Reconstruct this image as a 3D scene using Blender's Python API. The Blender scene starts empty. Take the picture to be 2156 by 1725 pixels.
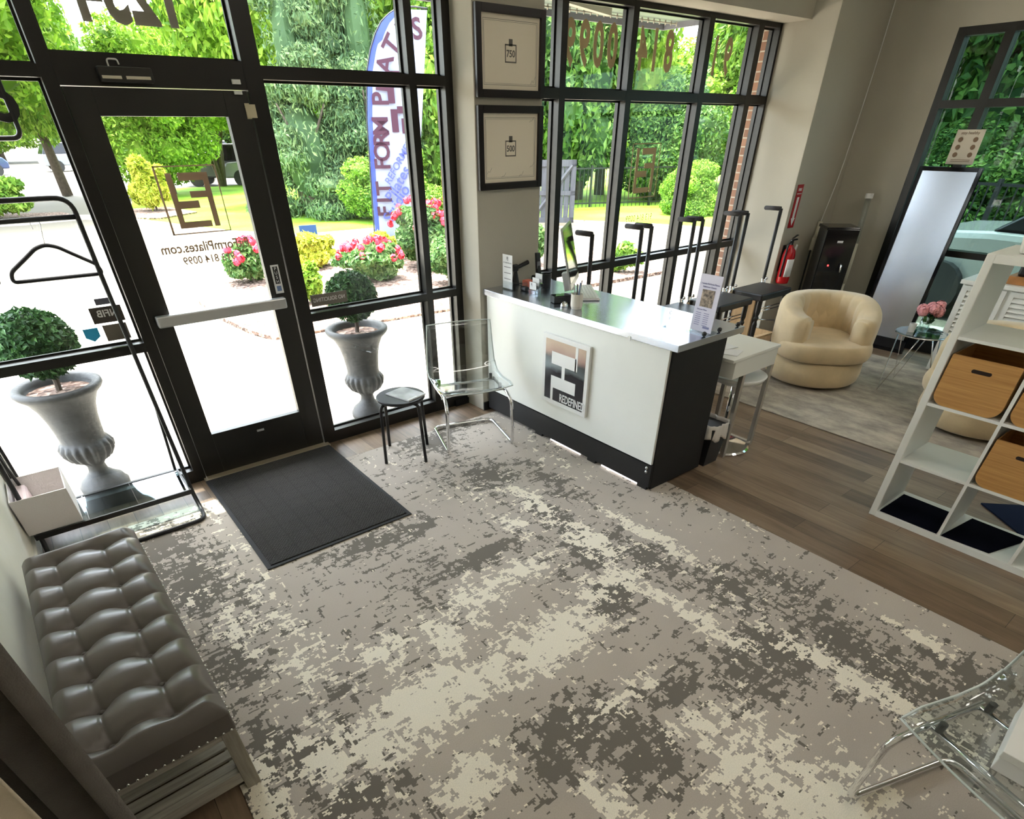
import bpy, math, random
import numpy as np
from mathutils import Vector, Matrix
random.seed(7)
rng = np.random.default_rng(11)
SC = bpy.context.scene
COL = SC.collection
PI = math.pi

# ------------------------------------------------------------------ camera
cam = bpy.data.cameras.new('camera'); camo = bpy.data.objects.new('camera', cam); COL.objects.link(camo)
RR = [[0.7887624416178962, -0.6146531218218272, -0.007439793522470317],
      [-0.375893821596824, -0.4727240088074229, -0.7970168419690856],
      [0.4863719210422308, 0.6314535227011734, -0.6039112543163676]]
m = Matrix.Identity(4)
for i in range(3):
    m[i][0] = RR[0][i]; m[i][1] = -RR[1][i]; m[i][2] = -RR[2][i]
m[0][3], m[1][3], m[2][3] = 0.47721175, -4.04525689, 1.94925106
camo.matrix_world = m
cam.sensor_fit = 'HORIZONTAL'; cam.sensor_width = 36.0
cam.lens = 36.0*1177.46/2156.0
cam.shift_x = 17.24/2156.0
cam.shift_y = 306.18/2156.0
cam.clip_start = 0.05; cam.clip_end = 400
SC.camera = camo
# ------------------------------------------------------------------ sky, sun, lamps, exposure
w = bpy.data.worlds.new('sky'); SC.world = w; w.use_nodes = True
nt = w.node_tree; bg = nt.nodes['Background']
sky = nt.nodes.new('ShaderNodeTexSky'); sky.sky_type = 'NISHITA'; sky.sun_disc = False
sky.sun_elevation = math.radians(70); sky.sun_rotation = math.radians(0)
sky.air_density = 1.0; sky.dust_density = 3.0; sky.ozone_density = 1.0
hs = nt.nodes.new('ShaderNodeHueSaturation'); hs.inputs['Saturation'].default_value = 0.45
nt.links.new(sky.outputs[0], hs.inputs['Color']); nt.links.new(hs.outputs[0], bg.inputs['Color'])
bg.inputs['Strength'].default_value = 1.0
sl = bpy.data.lights.new('sun', 'SUN'); sl.energy = 5.0; sl.angle = math.radians(0.6); sl.color = (1.0, .96, .87)
so = bpy.data.objects.new('sun', sl); COL.objects.link(so)
so.rotation_euler = Vector((-0.03, .30, 1.0)).to_track_quat('Z', 'Y').to_euler()
vs = SC.view_settings
vs.view_transform = 'Standard'; vs.look = 'None'; vs.gamma = 1.0; vs.use_curve_mapping = False
vs.exposure = 1.5
CEIL_FILL = 3.2  # glow strength of the added ceiling fill panels

# ------------------------------------------------------------------ materials
MATS = {}
def mat(name, col, rough=.6, metal=0., spec=.5, vary=0., vscale=8., bump=0., bscale=60., coat=0., emit=None, estr=0., sheen=0., trans=0.):
    if name in MATS: return MATS[name]
    M = bpy.data.materials.new(name); M.use_nodes = True
    t = M.node_tree; b = t.nodes['Principled BSDF']
    b.inputs['Base Color'].default_value = (*col, 1); b.inputs['Roughness'].default_value = rough
    b.inputs['Metallic'].default_value = metal; b.inputs['Specular IOR Level'].default_value = spec
    b.inputs['Coat Weight'].default_value = coat
    b.inputs['Sheen Weight'].default_value = sheen
    tc = t.nodes.new('ShaderNodeTexCoord')
    if vary > 0:
        n = t.nodes.new('ShaderNodeTexNoise'); n.inputs['Scale'].default_value = vscale; n.inputs['Detail'].default_value = 5
        t.links.new(tc.outputs['Object'], n.inputs['Vector'])
        r = t.nodes.new('ShaderNodeValToRGB'); r.color_ramp.elements[0].position = .3; r.color_ramp.elements[1].position = .7
        r.color_ramp.elements[0].color = (*[c*(1-vary) for c in col], 1)
        r.color_ramp.elements[1].color = (*[min(1, c*(1+vary)) for c in col], 1)
        t.links.new(n.outputs['Fac'], r.inputs[0]); t.links.new(r.outputs[0], b.inputs['Base Color'])
    if bump > 0:
        n2 = t.nodes.new('ShaderNodeTexNoise'); n2.inputs['Scale'].default_value = bscale; n2.inputs['Detail'].default_value = 3
        t.links.new(tc.outputs['Object'], n2.inputs['Vector'])
        bp = t.nodes.new('ShaderNodeBump'); bp.inputs['Strength'].default_value = bump; bp.inputs['Distance'].default_value = .01
        t.links.new(n2.outputs['Fac'], bp.inputs['Height']); t.links.new(bp.outputs[0], b.inputs['Normal'])
    if emit:
        b.inputs['Emission Color'].default_value = (*emit, 1); b.inputs['Emission Strength'].default_value = estr
    MATS[name] = M
    return M
def N(t, typ, **kw):
    n = t.nodes.new(typ)
    for k, v in kw.items():
        if k.startswith('i_'):
            key = k[2:]; key = int(key) if key.isdigit() else key.replace('_', ' ')
            n.inputs[key].default_value = v
        else: setattr(n, k, v)
    return n
def ramp(t, src, stops, interp='LINEAR'):
    r = t.nodes.new('ShaderNodeValToRGB'); cr = r.color_ramp; cr.interpolation = interp
    while len(cr.elements) < len(stops): cr.elements.new(.5)
    for e, (p, c) in zip(cr.elements, stops):
        e.position = p; e.color = (*c, 1) if len(c) == 3 else c
    t.links.new(src, r.inputs[0]); return r.outputs[0]
def mathn(t, op, a, b=None, c=None, clamp=False):
    n = t.nodes.new('ShaderNodeMath'); n.operation = op; n.use_clamp = clamp
    for i, x in enumerate((a, b, c)):
        if x is None: continue
        if isinstance(x, (int, float)): n.inputs[i].default_value = x
        else: t.links.new(x, n.inputs[i])
    return n.outputs[0]
def mixc(t, f, a, b):
    n = t.nodes.new('ShaderNodeMix'); n.data_type = 'RGBA'
    for s, x in ((n.inputs[0], f), (n.inputs[6], a), (n.inputs[7], b)):
        if isinstance(x, (int, float)): s.default_value = x
        elif isinstance(x, tuple): s.default_value = (*x, 1) if len(x) == 3 else x
        else: t.links.new(x, s)
    return n.outputs[2]
def glass_mat(name, tint=(.96, .98, .97), refl=1.0, rough=0.0, edge=0.0):
    M = bpy.data.materials.new(name); M.use_nodes = True; t = M.node_tree
    t.nodes.remove(t.nodes['Principled BSDF']); out = t.nodes['Material Output']
    tr = N(t, 'ShaderNodeBsdfTransparent'); tr.inputs[0].default_value = (*tint, 1)
    gl = N(t, 'ShaderNodeBsdfGlossy'); gl.inputs['Roughness'].default_value = rough; gl.inputs[0].default_value = (.95, .97, 1, 1)
    lw = N(t, 'ShaderNodeLayerWeight'); lw.inputs['Blend'].default_value = .5
    f5 = mathn(t, 'POWER', lw.outputs['Facing'], 4.5)
    f = mathn(t, 'MULTIPLY_ADD', f5, refl*.85, .035*refl+edge, clamp=True)
    mx = N(t, 'ShaderNodeMixShader'); t.links.new(f, mx.inputs[0]); t.links.new(tr.outputs[0], mx.inputs[1]); t.links.new(gl.outputs[0], mx.inputs[2])
    t.links.new(mx.outputs[0], out.inputs[0]); return M
GLASS = glass_mat('window_glass'); GLASSD = glass_mat('shaded_window_glass', (.36, .45, .44))
ACRYL = glass_mat('clear_acrylic', (.90, .93, .93), 1.3, .02, .04)
TABLEGLASS = glass_mat('table_glass', (.70, .82, .84), 1.6, 0, .06)

BRONZE = mat('dark_bronze_aluminium', (.020, .019, .017), .34, .35, .5, vary=.15, vscale=4)
DOORM = mat('door_bronze_aluminium', (.014, .013, .010), .42, 0, .5, vary=.15, vscale=4)
WALL = mat('wall_paint_greige', (.47, .44, .365), .85, vary=.03, vscale=2, bump=.12, bscale=90)
CREAM = mat('wall_paint_cream', (.88, .87, .78), .8, vary=.02, bump=.05, bscale=90)
CEILM = mat('ceiling_paint', (.75, .74, .70), .9, bump=.05)
WHITE = mat('white_laminate', (.80, .80, .75), .35, bump=.01)
WHITEB = mat('white_board', (.80, .81, .77), .5, vary=.01)
BLACK = mat('black_paint', (.008, .008, .009), .45, bump=.03)
BLACKG = mat('black_gloss', (.006, .006, .008), .08)
BLACKP = mat('black_plastic', (.015, .015, .017), .4)
CHROME = mat('chrome', (.80, .80, .82), .08, 1.0)
STEEL = mat('brushed_steel', (.62, .66, .74), .22, 1.0, vary=.06, vscale=3)
SILVER = mat('silver_plastic', (.62, .63, .64), .3, .6)
PAPER = mat('white_paper', (.80, .80, .80), .7)
WHITEP = mat('white_plastic', (.78, .78, .76), .4)
GREYV = mat('grey_vinyl_lettering', (.27, .23, .19), .6)
NAVY = mat('navy_felt', (.003, .003, .008), .95, spec=.05, bump=.2, bscale=300)
CONC = mat('concrete_walk', (.50, .45, .37), .9, vary=.07, vscale=2.5, bump=.15, bscale=80)
DRIVE = mat('concrete_drive', (.15, .13, .095), .9, vary=.12, vscale=.35, bump=.1, bscale=40)
CURB = mat('curb_concrete', (.50, .44, .36), .9, vary=.1, vscale=2)
TERRA = mat('pink_petals', (.80, .05, .09), .7, vary=.3, vscale=30)
PINK = mat('pale_pink_petals', (.80, .36, .38), .7, vary=.25, vscale=60, bump=.4, bscale=120)
URN = mat('cast_stone_urn', (.040, .040, .040), .6, vary=.3, vscale=9, bump=.3, bscale=30)
FLAGW = mat('flag_fabric', (.30, .33, .43), .8, vary=.05, vscale=3)
FLAGB = mat('flag_blue_border', (.05, .08, .42), .8, vary=.05)
FLAGT = mat('flag_maroon_print', (.05, .012, .028), .8)
FLAGT2 = mat('flag_blue_print', (.07, .09, .36), .8)
BAMBOO = None

def leaf_mat(name, c1, c2, c3, transl=.35):
    M = bpy.data.materials.new(name); M.use_nodes = True; t = M.node_tree
    b = t.nodes['Principled BSDF']; out = t.nodes['Material Output']
    g = N(t, 'ShaderNodeNewGeometry')
    tc = N(t, 'ShaderNodeTexCoord'); n = N(t, 'ShaderNodeTexNoise', i_Scale=.9, i_Detail=2.0); t.links.new(tc.outputs['Object'], n.inputs['Vector'])
    s = mathn(t, 'ADD', mathn(t, 'MULTIPLY', g.outputs['Random Per Island'], .55), mathn(t, 'MULTIPLY', n.outputs['Fac'], .55))
    c = ramp(t, s, [(.22, c1), (.52, c2), (.85, c3)])
    t.links.new(c, b.inputs['Base Color']); b.inputs['Roughness'].default_value = .55; b.inputs['Specular IOR Level'].default_value = .25
    tl = N(t, 'ShaderNodeBsdfTranslucent'); t.links.new(c, tl.inputs[0])
    mx = N(t, 'ShaderNodeMixShader'); mx.inputs[0].default_value = transl
    t.links.new(b.outputs[0], mx.inputs[1]); t.links.new(tl.outputs[0], mx.inputs[2]); t.links.new(mx.outputs[0], out.inputs[0])
    return M
L_YEL = leaf_mat('leaf_bright', (.07, .17, .012), (.20, .36, .03), (.42, .58, .08))
L_MID = leaf_mat('leaf_mid', (.05, .13, .015), (.15, .30, .03), (.36, .52, .08))
L_DARK = leaf_mat('leaf_dark', (.03, .08, .02), (.08, .18, .035), (.22, .36, .07), .25)
L_BOX = leaf_mat('leaf_boxwood', (.012, .04, .014), (.03, .09, .025), (.08, .19, .05), .15)
L_ROSE = leaf_mat('leaf_rose', (.03, .10, .02), (.10, .22, .05), (.26, .38, .14), .3)
L_GOLD = leaf_mat('leaf_gold', (.20, .28, .02), (.48, .52, .05), (.75, .70, .12), .3)
BARK = mat('bark', (.10, .075, .055), .9, vary=.3, vscale=12, bump=.6, bscale=20)

# woven light and dark patches of the rug: centre x, y and half sizes in metres
RUG_LIGHT = [(1.14, -2.22, 0.16, 0.14), (1.4, -2.29, 0.07, 0.2), (1.9, -2.68, 0.34, 0.15), (1.73, -2.21, 0.22, 0.14), (2.11, -2.18, 0.26, 0.12), (2.52, -2.15, 0.12, 0.45), (2.55, -1.76, 0.1, 0.35), (2.85, -2.41, 0.06, 0.4), (2.35, -2.58, 0.25, 0.15), (1.1, -2.63, 0.25, 0.16), (0.88, -2.66, 0.2, 0.16), (0.82, -2.07, 0.2, 0.25), (0.7, -2.65, 0.16, 0.3), (0.45, -2.65, 0.15, 0.2), (0.85, -1.68, 0.12, 0.35), (1.96, -3.62, 0.35, 0.22), (1.99, -3.42, 0.25, 0.12), (1.98, -3.88, 0.3, 0.2), (3.2, -3.75, 0.06, 0.22), (1.83, -3.14, 0.25, 0.08), (1.41, -3.34, 0.08, 0.06), (0.69, -0.42, 0.22, 0.1), (2.68, -3.71, 0.08, 0.4), (1.35, -2.69, 0.22, 0.1), (1.24, -2.6, 0.15, 0.1), (2.48, -2.97, 0.06, 0.4), (0.63, -1.72, 0.07, 0.3), (1.43, -3.44, 0.1, 0.1), (1.05, -3.05, 0.2, 0.1), (2.27, -1.82, 0.08, 0.2)]
RUG_DARK = [(0.53, -2.41, 0.2, 0.14), (0.65, -2.56, 0.18, 0.12), (0.58, -1.23, 0.22, 0.45), (0.51, -0.67, 0.2, 0.3), (0.55, -1.89, 0.16, 0.35), (1.48, -1.45, 0.3, 0.1), (2.49, -0.46, 0.2, 0.2), (2.57, -1.22, 0.3, 0.2), (2.81, -0.38, 0.25, 0.12), (2.53, -1.96, 0.1, 0.3), (2.26, -2.66, 0.16, 0.1), (2.69, -2.58, 0.16, 0.35), (2.81, -2.94, 0.2, 0.3), (3.03, -3.17, 0.14, 0.3), (2.88, -3.5, 0.18, 0.3), (2.84, -3.8, 0.25, 0.25), (3.12, -4.02, 0.15, 0.3), (2.05, -3.25, 0.18, 0.12), (2.6, -3.39, 0.2, 0.2), (1.5, -3.09, 0.25, 0.14), (1.34, -3.21, 0.1, 0.1), (1.89, -1.94, 0.3, 0.08), (2.31, -3.38, 0.2, 0.2), (1.66, -3.38, 0.15, 0.15), (1.81, -1.45, 0.2, 0.1), (2.82, -1.5, 0.12, 0.4), (2.66, -4.06, 0.15, 0.2), (0.73, -2.85, 0.2, 0.08), (2.45, -2.33, 0.12, 0.12), (0.85, -2.33, 0.14, 0.1)]
def mk_rug():
    M = bpy.data.materials.new('distressed_rug'); M.use_nodes = True; t = M.node_tree; b = t.nodes['Principled BSDF']
    tc = N(t, 'ShaderNodeTexCoord'); sp = N(t, 'ShaderNodeSeparateXYZ'); t.links.new(tc.outputs['Object'], sp.inputs[0])
    # warp for ragged edges
    def snap(s, d): return mathn(t, 'MULTIPLY', mathn(t, 'FLOOR', mathn(t, 'DIVIDE', s, d)), d)
    wn = N(t, 'ShaderNodeTexNoise', i_Scale=45.0, i_Detail=1.0); t.links.new(tc.outputs['Object'], wn.inputs['Vector'])
    ws = N(t, 'ShaderNodeSeparateColor'); t.links.new(wn.outputs['Color'], ws.inputs[0])
    x = mathn(t, 'ADD', sp.outputs['X'], mathn(t, 'MULTIPLY', ws.outputs[0], .006))
    y = mathn(t, 'ADD', sp.outputs['Y'], mathn(t, 'MULTIPLY', ws.outputs[1], .006))
    xs = snap(x, .0075); ys = snap(y, .006)
    def field(sx, sy, seed, detail=7.0, rough=.72, scale=1.0):
        c = N(t, 'ShaderNodeCombineXYZ')
        t.links.new(mathn(t, 'MULTIPLY', xs, sx), c.inputs[0]); t.links.new(mathn(t, 'MULTIPLY', ys, sy), c.inputs[1]); c.inputs[2].default_value = seed
        n = N(t, 'ShaderNodeTexNoise', i_Scale=scale, i_Detail=detail, i_Roughness=rough); t.links.new(c.outputs[0], n.inputs['Vector'])
        return n.outputs['Fac']
    big1 = field(1.5, 1.2, 3.1, 3.0, .55); big2 = field(1.6, 1.3, 9.7, 3.0, .55)
    fx = field(7.0, 44.0, 1.3, 3.0, .65); fy = field(48.0, 9.0, 5.2, 3.0, .65); f2 = field(12.0, 42.0, 12.9, 3.0, .63); f3 = field(42.0, 11.0, 17.4, 3.0, .63)
    m1 = field(14.0, 17.0, 41.0, 3.0, .65); m2 = field(16.0, 14.0, 47.0, 3.0, .65)
    wv = N(t, 'ShaderNodeTexNoise', i_Scale=5.0, i_Detail=2.0); t.links.new(tc.outputs['Object'], wv.inputs['Vector'])
    pv = N(t, 'ShaderNodeVectorMath', operation='MULTIPLY_ADD'); t.links.new(wv.outputs['Color'], pv.inputs[0]); pv.inputs[1].default_value = (.16, .16, 0)
    t.links.new(tc.outputs['Object'], pv.inputs[2])
    def patches(P):
        acc = None
        for (cx, cy, rx, ry) in P:
            a = N(t, 'ShaderNodeVectorMath', operation='SUBTRACT'); t.links.new(pv.outputs[0], a.inputs[0]); a.inputs[1].default_value = (cx+.08, cy+.08, 0)
            b_ = N(t, 'ShaderNodeVectorMath', operation='MULTIPLY'); t.links.new(a.outputs[0], b_.inputs[0]); b_.inputs[1].default_value = (1/(rx*1.5), 1/(ry*1.5), 0)
            l = N(t, 'ShaderNodeVectorMath', operation='LENGTH'); t.links.new(b_.outputs[0], l.inputs[0])
            v = mathn(t, 'SUBTRACT', 1.0, l.outputs['Value'], clamp=True)
            acc = v if acc is None else mathn(t, 'MAXIMUM', acc, v)
        return acc
    pl_, pd_ = patches(RUG_LIGHT), patches(RUG_DARK)
    def comb(p, q, mm, k):
        a = mathn(t, 'MAXIMUM', p, mathn(t, 'SUBTRACT', q, k)); return mathn(t, 'ADD', mathn(t, 'MULTIPLY', a, .5), mathn(t, 'MULTIPLY', mm, .5))
    dk = comb(fx, fy, m1, .01); lt = comb(f2, f3, m2, .02)
    dth = mathn(t, 'ADD', mathn(t, 'MULTIPLY', mathn(t, 'SUBTRACT', big1, .5), .28), mathn(t, 'MULTIPLY_ADD', pd_, .15, dk))
    lth = mathn(t, 'ADD', mathn(t, 'MULTIPLY', mathn(t, 'SUBTRACT', big2, .5), .28), mathn(t, 'MULTIPLY_ADD', pl_, .165, lt))
    dm = mathn(t, 'GREATER_THAN', dth, .590); lm = mathn(t, 'GREATER_THAN', lth, .618)
    fine = N(t, 'ShaderNodeTexNoise', i_Scale=260.0, i_Detail=2.0); t.links.new(tc.outputs['Object'], fine.inputs['Vector'])
    base = mixc(t, ramp(t, field(2, 2, 30, 2.0, .5), [(.35, (0, 0, 0)), (.65, (1, 1, 1))]), (.46, .408, .355), (.51, .455, .39))
    dark = (.155, .138, .115); light = (.92, .86, .72)
    c = mixc(t, lm, mixc(t, dm, base, dark), light)
    c = mixc(t, ramp(t, fine.outputs['Fac'], [(.3, (0, 0, 0)), (.7, (.22, .22, .22))]), c, (.18, .16, .14))
    t.links.new(c, b.inputs['Base Color']); b.inputs['Roughness'].default_value = .95; b.inputs['Specular IOR Level'].default_value = .1; b.inputs['Sheen Weight'].default_value = .2
    h = mathn(t, 'ADD', mathn(t, 'MULTIPLY', lm, .9), mathn(t, 'MULTIPLY', fine.outputs['Fac'], .4))
    h = mathn(t, 'SUBTRACT', h, mathn(t, 'MULTIPLY', dm, .35))
    bp = N(t, 'ShaderNodeBump', i_Strength=.5, i_Distance=.006); t.links.new(h, bp.inputs['Height']); t.links.new(bp.outputs[0], b.inputs['Normal'])
    return M
RUG = mk_rug()
def mk_rug2():
    M = bpy.data.materials.new('faded_grey_rug'); M.use_nodes = True; t = M.node_tree; b = t.nodes['Principled BSDF']
    tc = N(t, 'ShaderNodeTexCoord')
    mp = N(t, 'ShaderNodeMapping'); mp.inputs['Scale'].default_value = (5, 2.2, 1); t.links.new(tc.outputs['Object'], mp.inputs[0])
    n = N(t, 'ShaderNodeTexNoise', i_Scale=1.3, i_Detail=8.0, i_Roughness=.7); t.links.new(mp.outputs[0], n.inputs['Vector'])
    c = ramp(t, n.outputs['Fac'], [(.30, (.20, .19, .175)), (.46, (.34, .305, .255)), (.60, (.47, .42, .345)), (.75, (.56, .50, .41))])
    t.links.new(c, b.inputs['Base Color']); b.inputs['Roughness'].default_value = .95; b.inputs['Specular IOR Level'].default_value = .1
    n2 = N(t, 'ShaderNodeTexNoise', i_Scale=300.0); t.links.new(tc.outputs['Object'], n2.inputs['Vector'])
    bp = N(t, 'ShaderNodeBump', i_Strength=.4, i_Distance=.004); t.links.new(n2.outputs['Fac'], bp.inputs['Height']); t.links.new(bp.outputs[0], b.inputs['Normal'])
    return M
RUG2 = mk_rug2()
def mk_floor():
    M = bpy.data.materials.new('vinyl_plank_floor'); M.use_nodes = True; t = M.node_tree; b = t.nodes['Principled BSDF']
    tc = N(t, 'ShaderNodeTexCoord'); mp = N(t, 'ShaderNodeMapping'); mp.inputs['Rotation'].default_value = (0, 0, PI/2); t.links.new(tc.outputs['Object'], mp.inputs[0])
    br = N(t, 'ShaderNodeTexBrick'); br.offset = .37; br.inputs['Scale'].default_value = 1.0
    br.inputs['Color1'].default_value = (0, 0, 0, 1); br.inputs['Color2'].default_value = (1, 1, 1, 1); br.inputs['Mortar'].default_value = (.5, .5, .5, 1)
    br.inputs['Mortar Size'].default_value = .0012; br.inputs['Brick Width'].default_value = 1.1; br.inputs['Row Height'].default_value = .15; br.inputs['Bias'].default_value = 0
    t.links.new(mp.outputs[0], br.inputs['Vector'])
    mp2 = N(t, 'ShaderNodeMapping'); mp2.inputs['Scale'].default_value = (9, .9, 1); t.links.new(tc.outputs['Object'], mp2.inputs[0])
    n = N(t, 'ShaderNodeTexNoise', i_Scale=2.2, i_Detail=8.0, i_Roughness=.65, i_Distortion=.5); t.links.new(mp2.outputs[0], n.inputs['Vector'])
    n3 = N(t, 'ShaderNodeTexNoise', i_Scale=2.5, i_Detail=4.0); t.links.new(tc.outputs['Object'], n3.inputs['Vector'])
    s = mathn(t, 'ADD', mathn(t, 'MULTIPLY', br.outputs['Color'], .22), mathn(t, 'MULTIPLY', n.outputs['Fac'], .55))
    s = mathn(t, 'ADD', s, mathn(t, 'MULTIPLY', n3.outputs['Fac'], .25))
    c = ramp(t, s, [(.30, (.085, .055, .034)), (.46, (.175, .118, .074)), (.60, (.245, .175, .115)), (.78, (.38, .28, .18))])
    c = mixc(t, br.outputs['Fac'], c, (.04, .03, .02))
    t.links.new(c, b.inputs['Base Color']); b.inputs['Roughness'].default_value = .42
    bp = N(t, 'ShaderNodeBump', i_Strength=.15, i_Distance=.003); t.links.new(n.outputs['Fac'], bp.inputs['Height']); t.links.new(bp.outputs[0], b.inputs['Normal'])
    return M
FLOOR = mk_floor()
def wood_mat(name, c1, c2, scale=(2, 20, 20), rough=.5):
    M = bpy.data.materials.new(name); M.use_nodes = True; t = M.node_tree; b = t.nodes['Principled BSDF']
    tc = N(t, 'ShaderNodeTexCoord'); mp = N(t, 'ShaderNodeMapping'); mp.inputs['Scale'].default_value = scale; t.links.new(tc.outputs['Object'], mp.inputs[0])
    n = N(t, 'ShaderNodeTexNoise', i_Scale=1.5, i_Detail=6.0, i_Roughness=.6, i_Distortion=.4); t.links.new(mp.outputs[0], n.inputs['Vector'])
    t.links.new(ramp(t, n.outputs['Fac'], [(.3, c1), (.7, c2)]), b.inputs['Base Color']); b.inputs['Roughness'].default_value = rough
    bp = N(t, 'ShaderNodeBump', i_Strength=.1, i_Distance=.002); t.links.new(n.outputs['Fac'], bp.inputs['Height']); t.links.new(bp.outputs[0], b.inputs['Normal'])
    return M
BAMBOO = wood_mat('bamboo', (.42, .20, .055), (.60, .33, .11), (8, 2, 60), .35)
GREYWOOD = wood_mat('weathered_grey_wood', (.27, .25, .205), (.46, .43, .37), (3, 30, 30), .6)
GREYWOODY = wood_mat('weathered_grey_wood_leg', (.22, .20, .16), (.38, .35, .29), (30, 30, 3), .6)
MAPLE = wood_mat('light_maple_wood', (.42, .26, .12), (.60, .40, .20), (20, 20, 2), .4)
CEDAR = wood_mat('cedar_board', (.45, .17, .06), (.62, .27, .10), (2, 20, 2), .7)
GATEM = wood_mat('grey_gate_board', (.055, .055, .06), (.095, .095, .10), (20, 20, 2), .8)
BLKWOOD = wood_mat('black_stained_boards', (.004, .004, .0045), (.011, .011, .012), (1.2, 30, 1.2), .55)
def mk_leather():
    M = bpy.data.materials.new('grey_leather'); M.use_nodes = True; t = M.node_tree; b = t.nodes['Principled BSDF']
    b.inputs['Base Color'].default_value = (.115, .100, .088, 1); b.inputs['Roughness'].default_value = .36; b.inputs['Coat Weight'].default_value = .15; b.inputs['Coat Roughness'].default_value = .25
    tc = N(t, 'ShaderNodeTexCoord'); v = N(t, 'ShaderNodeTexVoronoi', i_Scale=330.0); t.links.new(tc.outputs['Object'], v.inputs['Vector'])
    bp = N(t, 'ShaderNodeBump', i_Strength=.12, i_Distance=.001); t.links.new(v.outputs['Distance'], bp.inputs['Height']); t.links.new(bp.outputs[0], b.inputs['Normal'])
    return M
LEATHER = mk_leather()
UPHOL = mat('beige_upholstery', (.64, .50, .30), .8, vary=.10, vscale=7, sheen=.4, bump=.25, bscale=200)
CURT = mat('charcoal_curtain', (.15, .136, .122), .9, vary=.12, vscale=14, sheen=.2, bump=.3, bscale=250)
CURT2 = mat('taupe_curtain', (.62, .54, .42), .9, vary=.1, vscale=14, sheen=.2, bump=.3, bscale=250)
def mk_mat():
    M = bpy.data.materials.new('charcoal_doormat'); M.use_nodes = True; t = M.node_tree; b = t.nodes['Principled BSDF']
    b.inputs['Roughness'].default_value = .95; b.inputs['Specular IOR Level'].default_value = .15
    tc = N(t, 'ShaderNodeTexCoord'); sp = N(t, 'ShaderNodeSeparateXYZ'); t.links.new(tc.outputs['Object'], sp.inputs[0])
    def tri(s, per):   # 0 at cell edge, .5 at centre
        f = mathn(t, 'FRACT', mathn(t, 'DIVIDE', s, per)); return mathn(t, 'SUBTRACT', .5, mathn(t, 'ABSOLUTE', mathn(t, 'SUBTRACT', f, .5)))
    X = mathn(t, 'SUBTRACT', sp.outputs['X'], .0); Y = sp.outputs['Y']
    tx = tri(X, .125); ty = tri(Y, .125)
    edge = mathn(t, 'MINIMUM', tx, ty); grid = mathn(t, 'LESS_THAN', edge, .045)
    ang = mathn(t, 'SINE', mathn(t, 'MULTIPLY', mathn(t, 'SUBTRACT', tx, ty), 42.0))
    ang2 = mathn(t, 'SINE', mathn(t, 'MULTIPLY', mathn(t, 'ADD', tx, ty), 30.0))
    h = mathn(t, 'ADD', mathn(t, 'MULTIPLY', ang, .35), mathn(t, 'MULTIPLY', ang2, .25)); h = mathn(t, 'SUBTRACT', h, mathn(t, 'MULTIPLY', grid, .9))
    n = N(t, 'ShaderNodeTexNoise', i_Scale=350.0); t.links.new(tc.outputs['Object'], n.inputs['Vector'])
    h2 = mathn(t, 'ADD', h, mathn(t, 'MULTIPLY', n.outputs['Fac'], .8))
    bp = N(t, 'ShaderNodeBump', i_Strength=.7, i_Distance=.004); t.links.new(h2, bp.inputs['Height']); t.links.new(bp.outputs[0], b.inputs['Normal'])
    t.links.new(mixc(t, ramp(t, h, [(.0, (0, 0, 0)), (.6, (1, 1, 1))]), (.040, .038, .036), (.066, .063, .060)), b.inputs['Base Color'])
    return M
DMAT = mk_mat()
def mk_brick():
    M = bpy.data.materials.new('red_brick'); M.use_nodes = True; t = M.node_tree; b = t.nodes['Principled BSDF']
    tc = N(t, 'ShaderNodeTexCoord'); sp = N(t, 'ShaderNodeSeparateXYZ'); t.links.new(tc.outputs['Object'], sp.inputs[0])
    cb = N(t, 'ShaderNodeCombineXYZ'); t.links.new(mathn(t, 'ADD', sp.outputs['X'], sp.outputs['Y']), cb.inputs[0]); t.links.new(sp.outputs['Z'], cb.inputs[1])
    br = N(t, 'ShaderNodeTexBrick'); br.inputs['Scale'].default_value = 1; br.inputs['Brick Width'].default_value = .21; br.inputs['Row Height'].default_value = .075; br.inputs['Mortar Size'].default_value = .006
    br.inputs['Color1'].default_value = (.15, .075, .048, 1); br.inputs['Color2'].default_value = (.25, .13, .08, 1); br.inputs['Mortar'].default_value = (.34, .29, .23, 1)
    t.links.new(cb.outputs[0], br.inputs['Vector']); t.links.new(br.outputs['Color'], b.inputs['Base Color']); b.inputs['Roughness'].default_value = .9
    return M
BRICK = mk_brick()
def mk_mulch():
    M = bpy.data.materials.new('bark_mulch'); M.use_nodes = True; t = M.node_tree; b = t.nodes['Principled BSDF']
    tc = N(t, 'ShaderNodeTexCoord'); v = N(t, 'ShaderNodeTexVoronoi', i_Scale=26.0); t.links.new(tc.outputs['Object'], v.inputs['Vector'])
    t.links.new(ramp(t, v.outputs['Color'], [(.15, (.07, .04, .03)), (.5, (.20, .12, .085)), (.85, (.46, .33, .26))]), b.inputs['Base Color']); b.inputs['Roughness'].default_value = .95
    bp = N(t, 'ShaderNodeBump', i_Strength=1.0, i_Distance=.02); t.links.new(v.outputs['Distance'], bp.inputs['Height']); t.links.new(bp.outputs[0], b.inputs['Normal'])
    return M
MULCH = mk_mulch()
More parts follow.
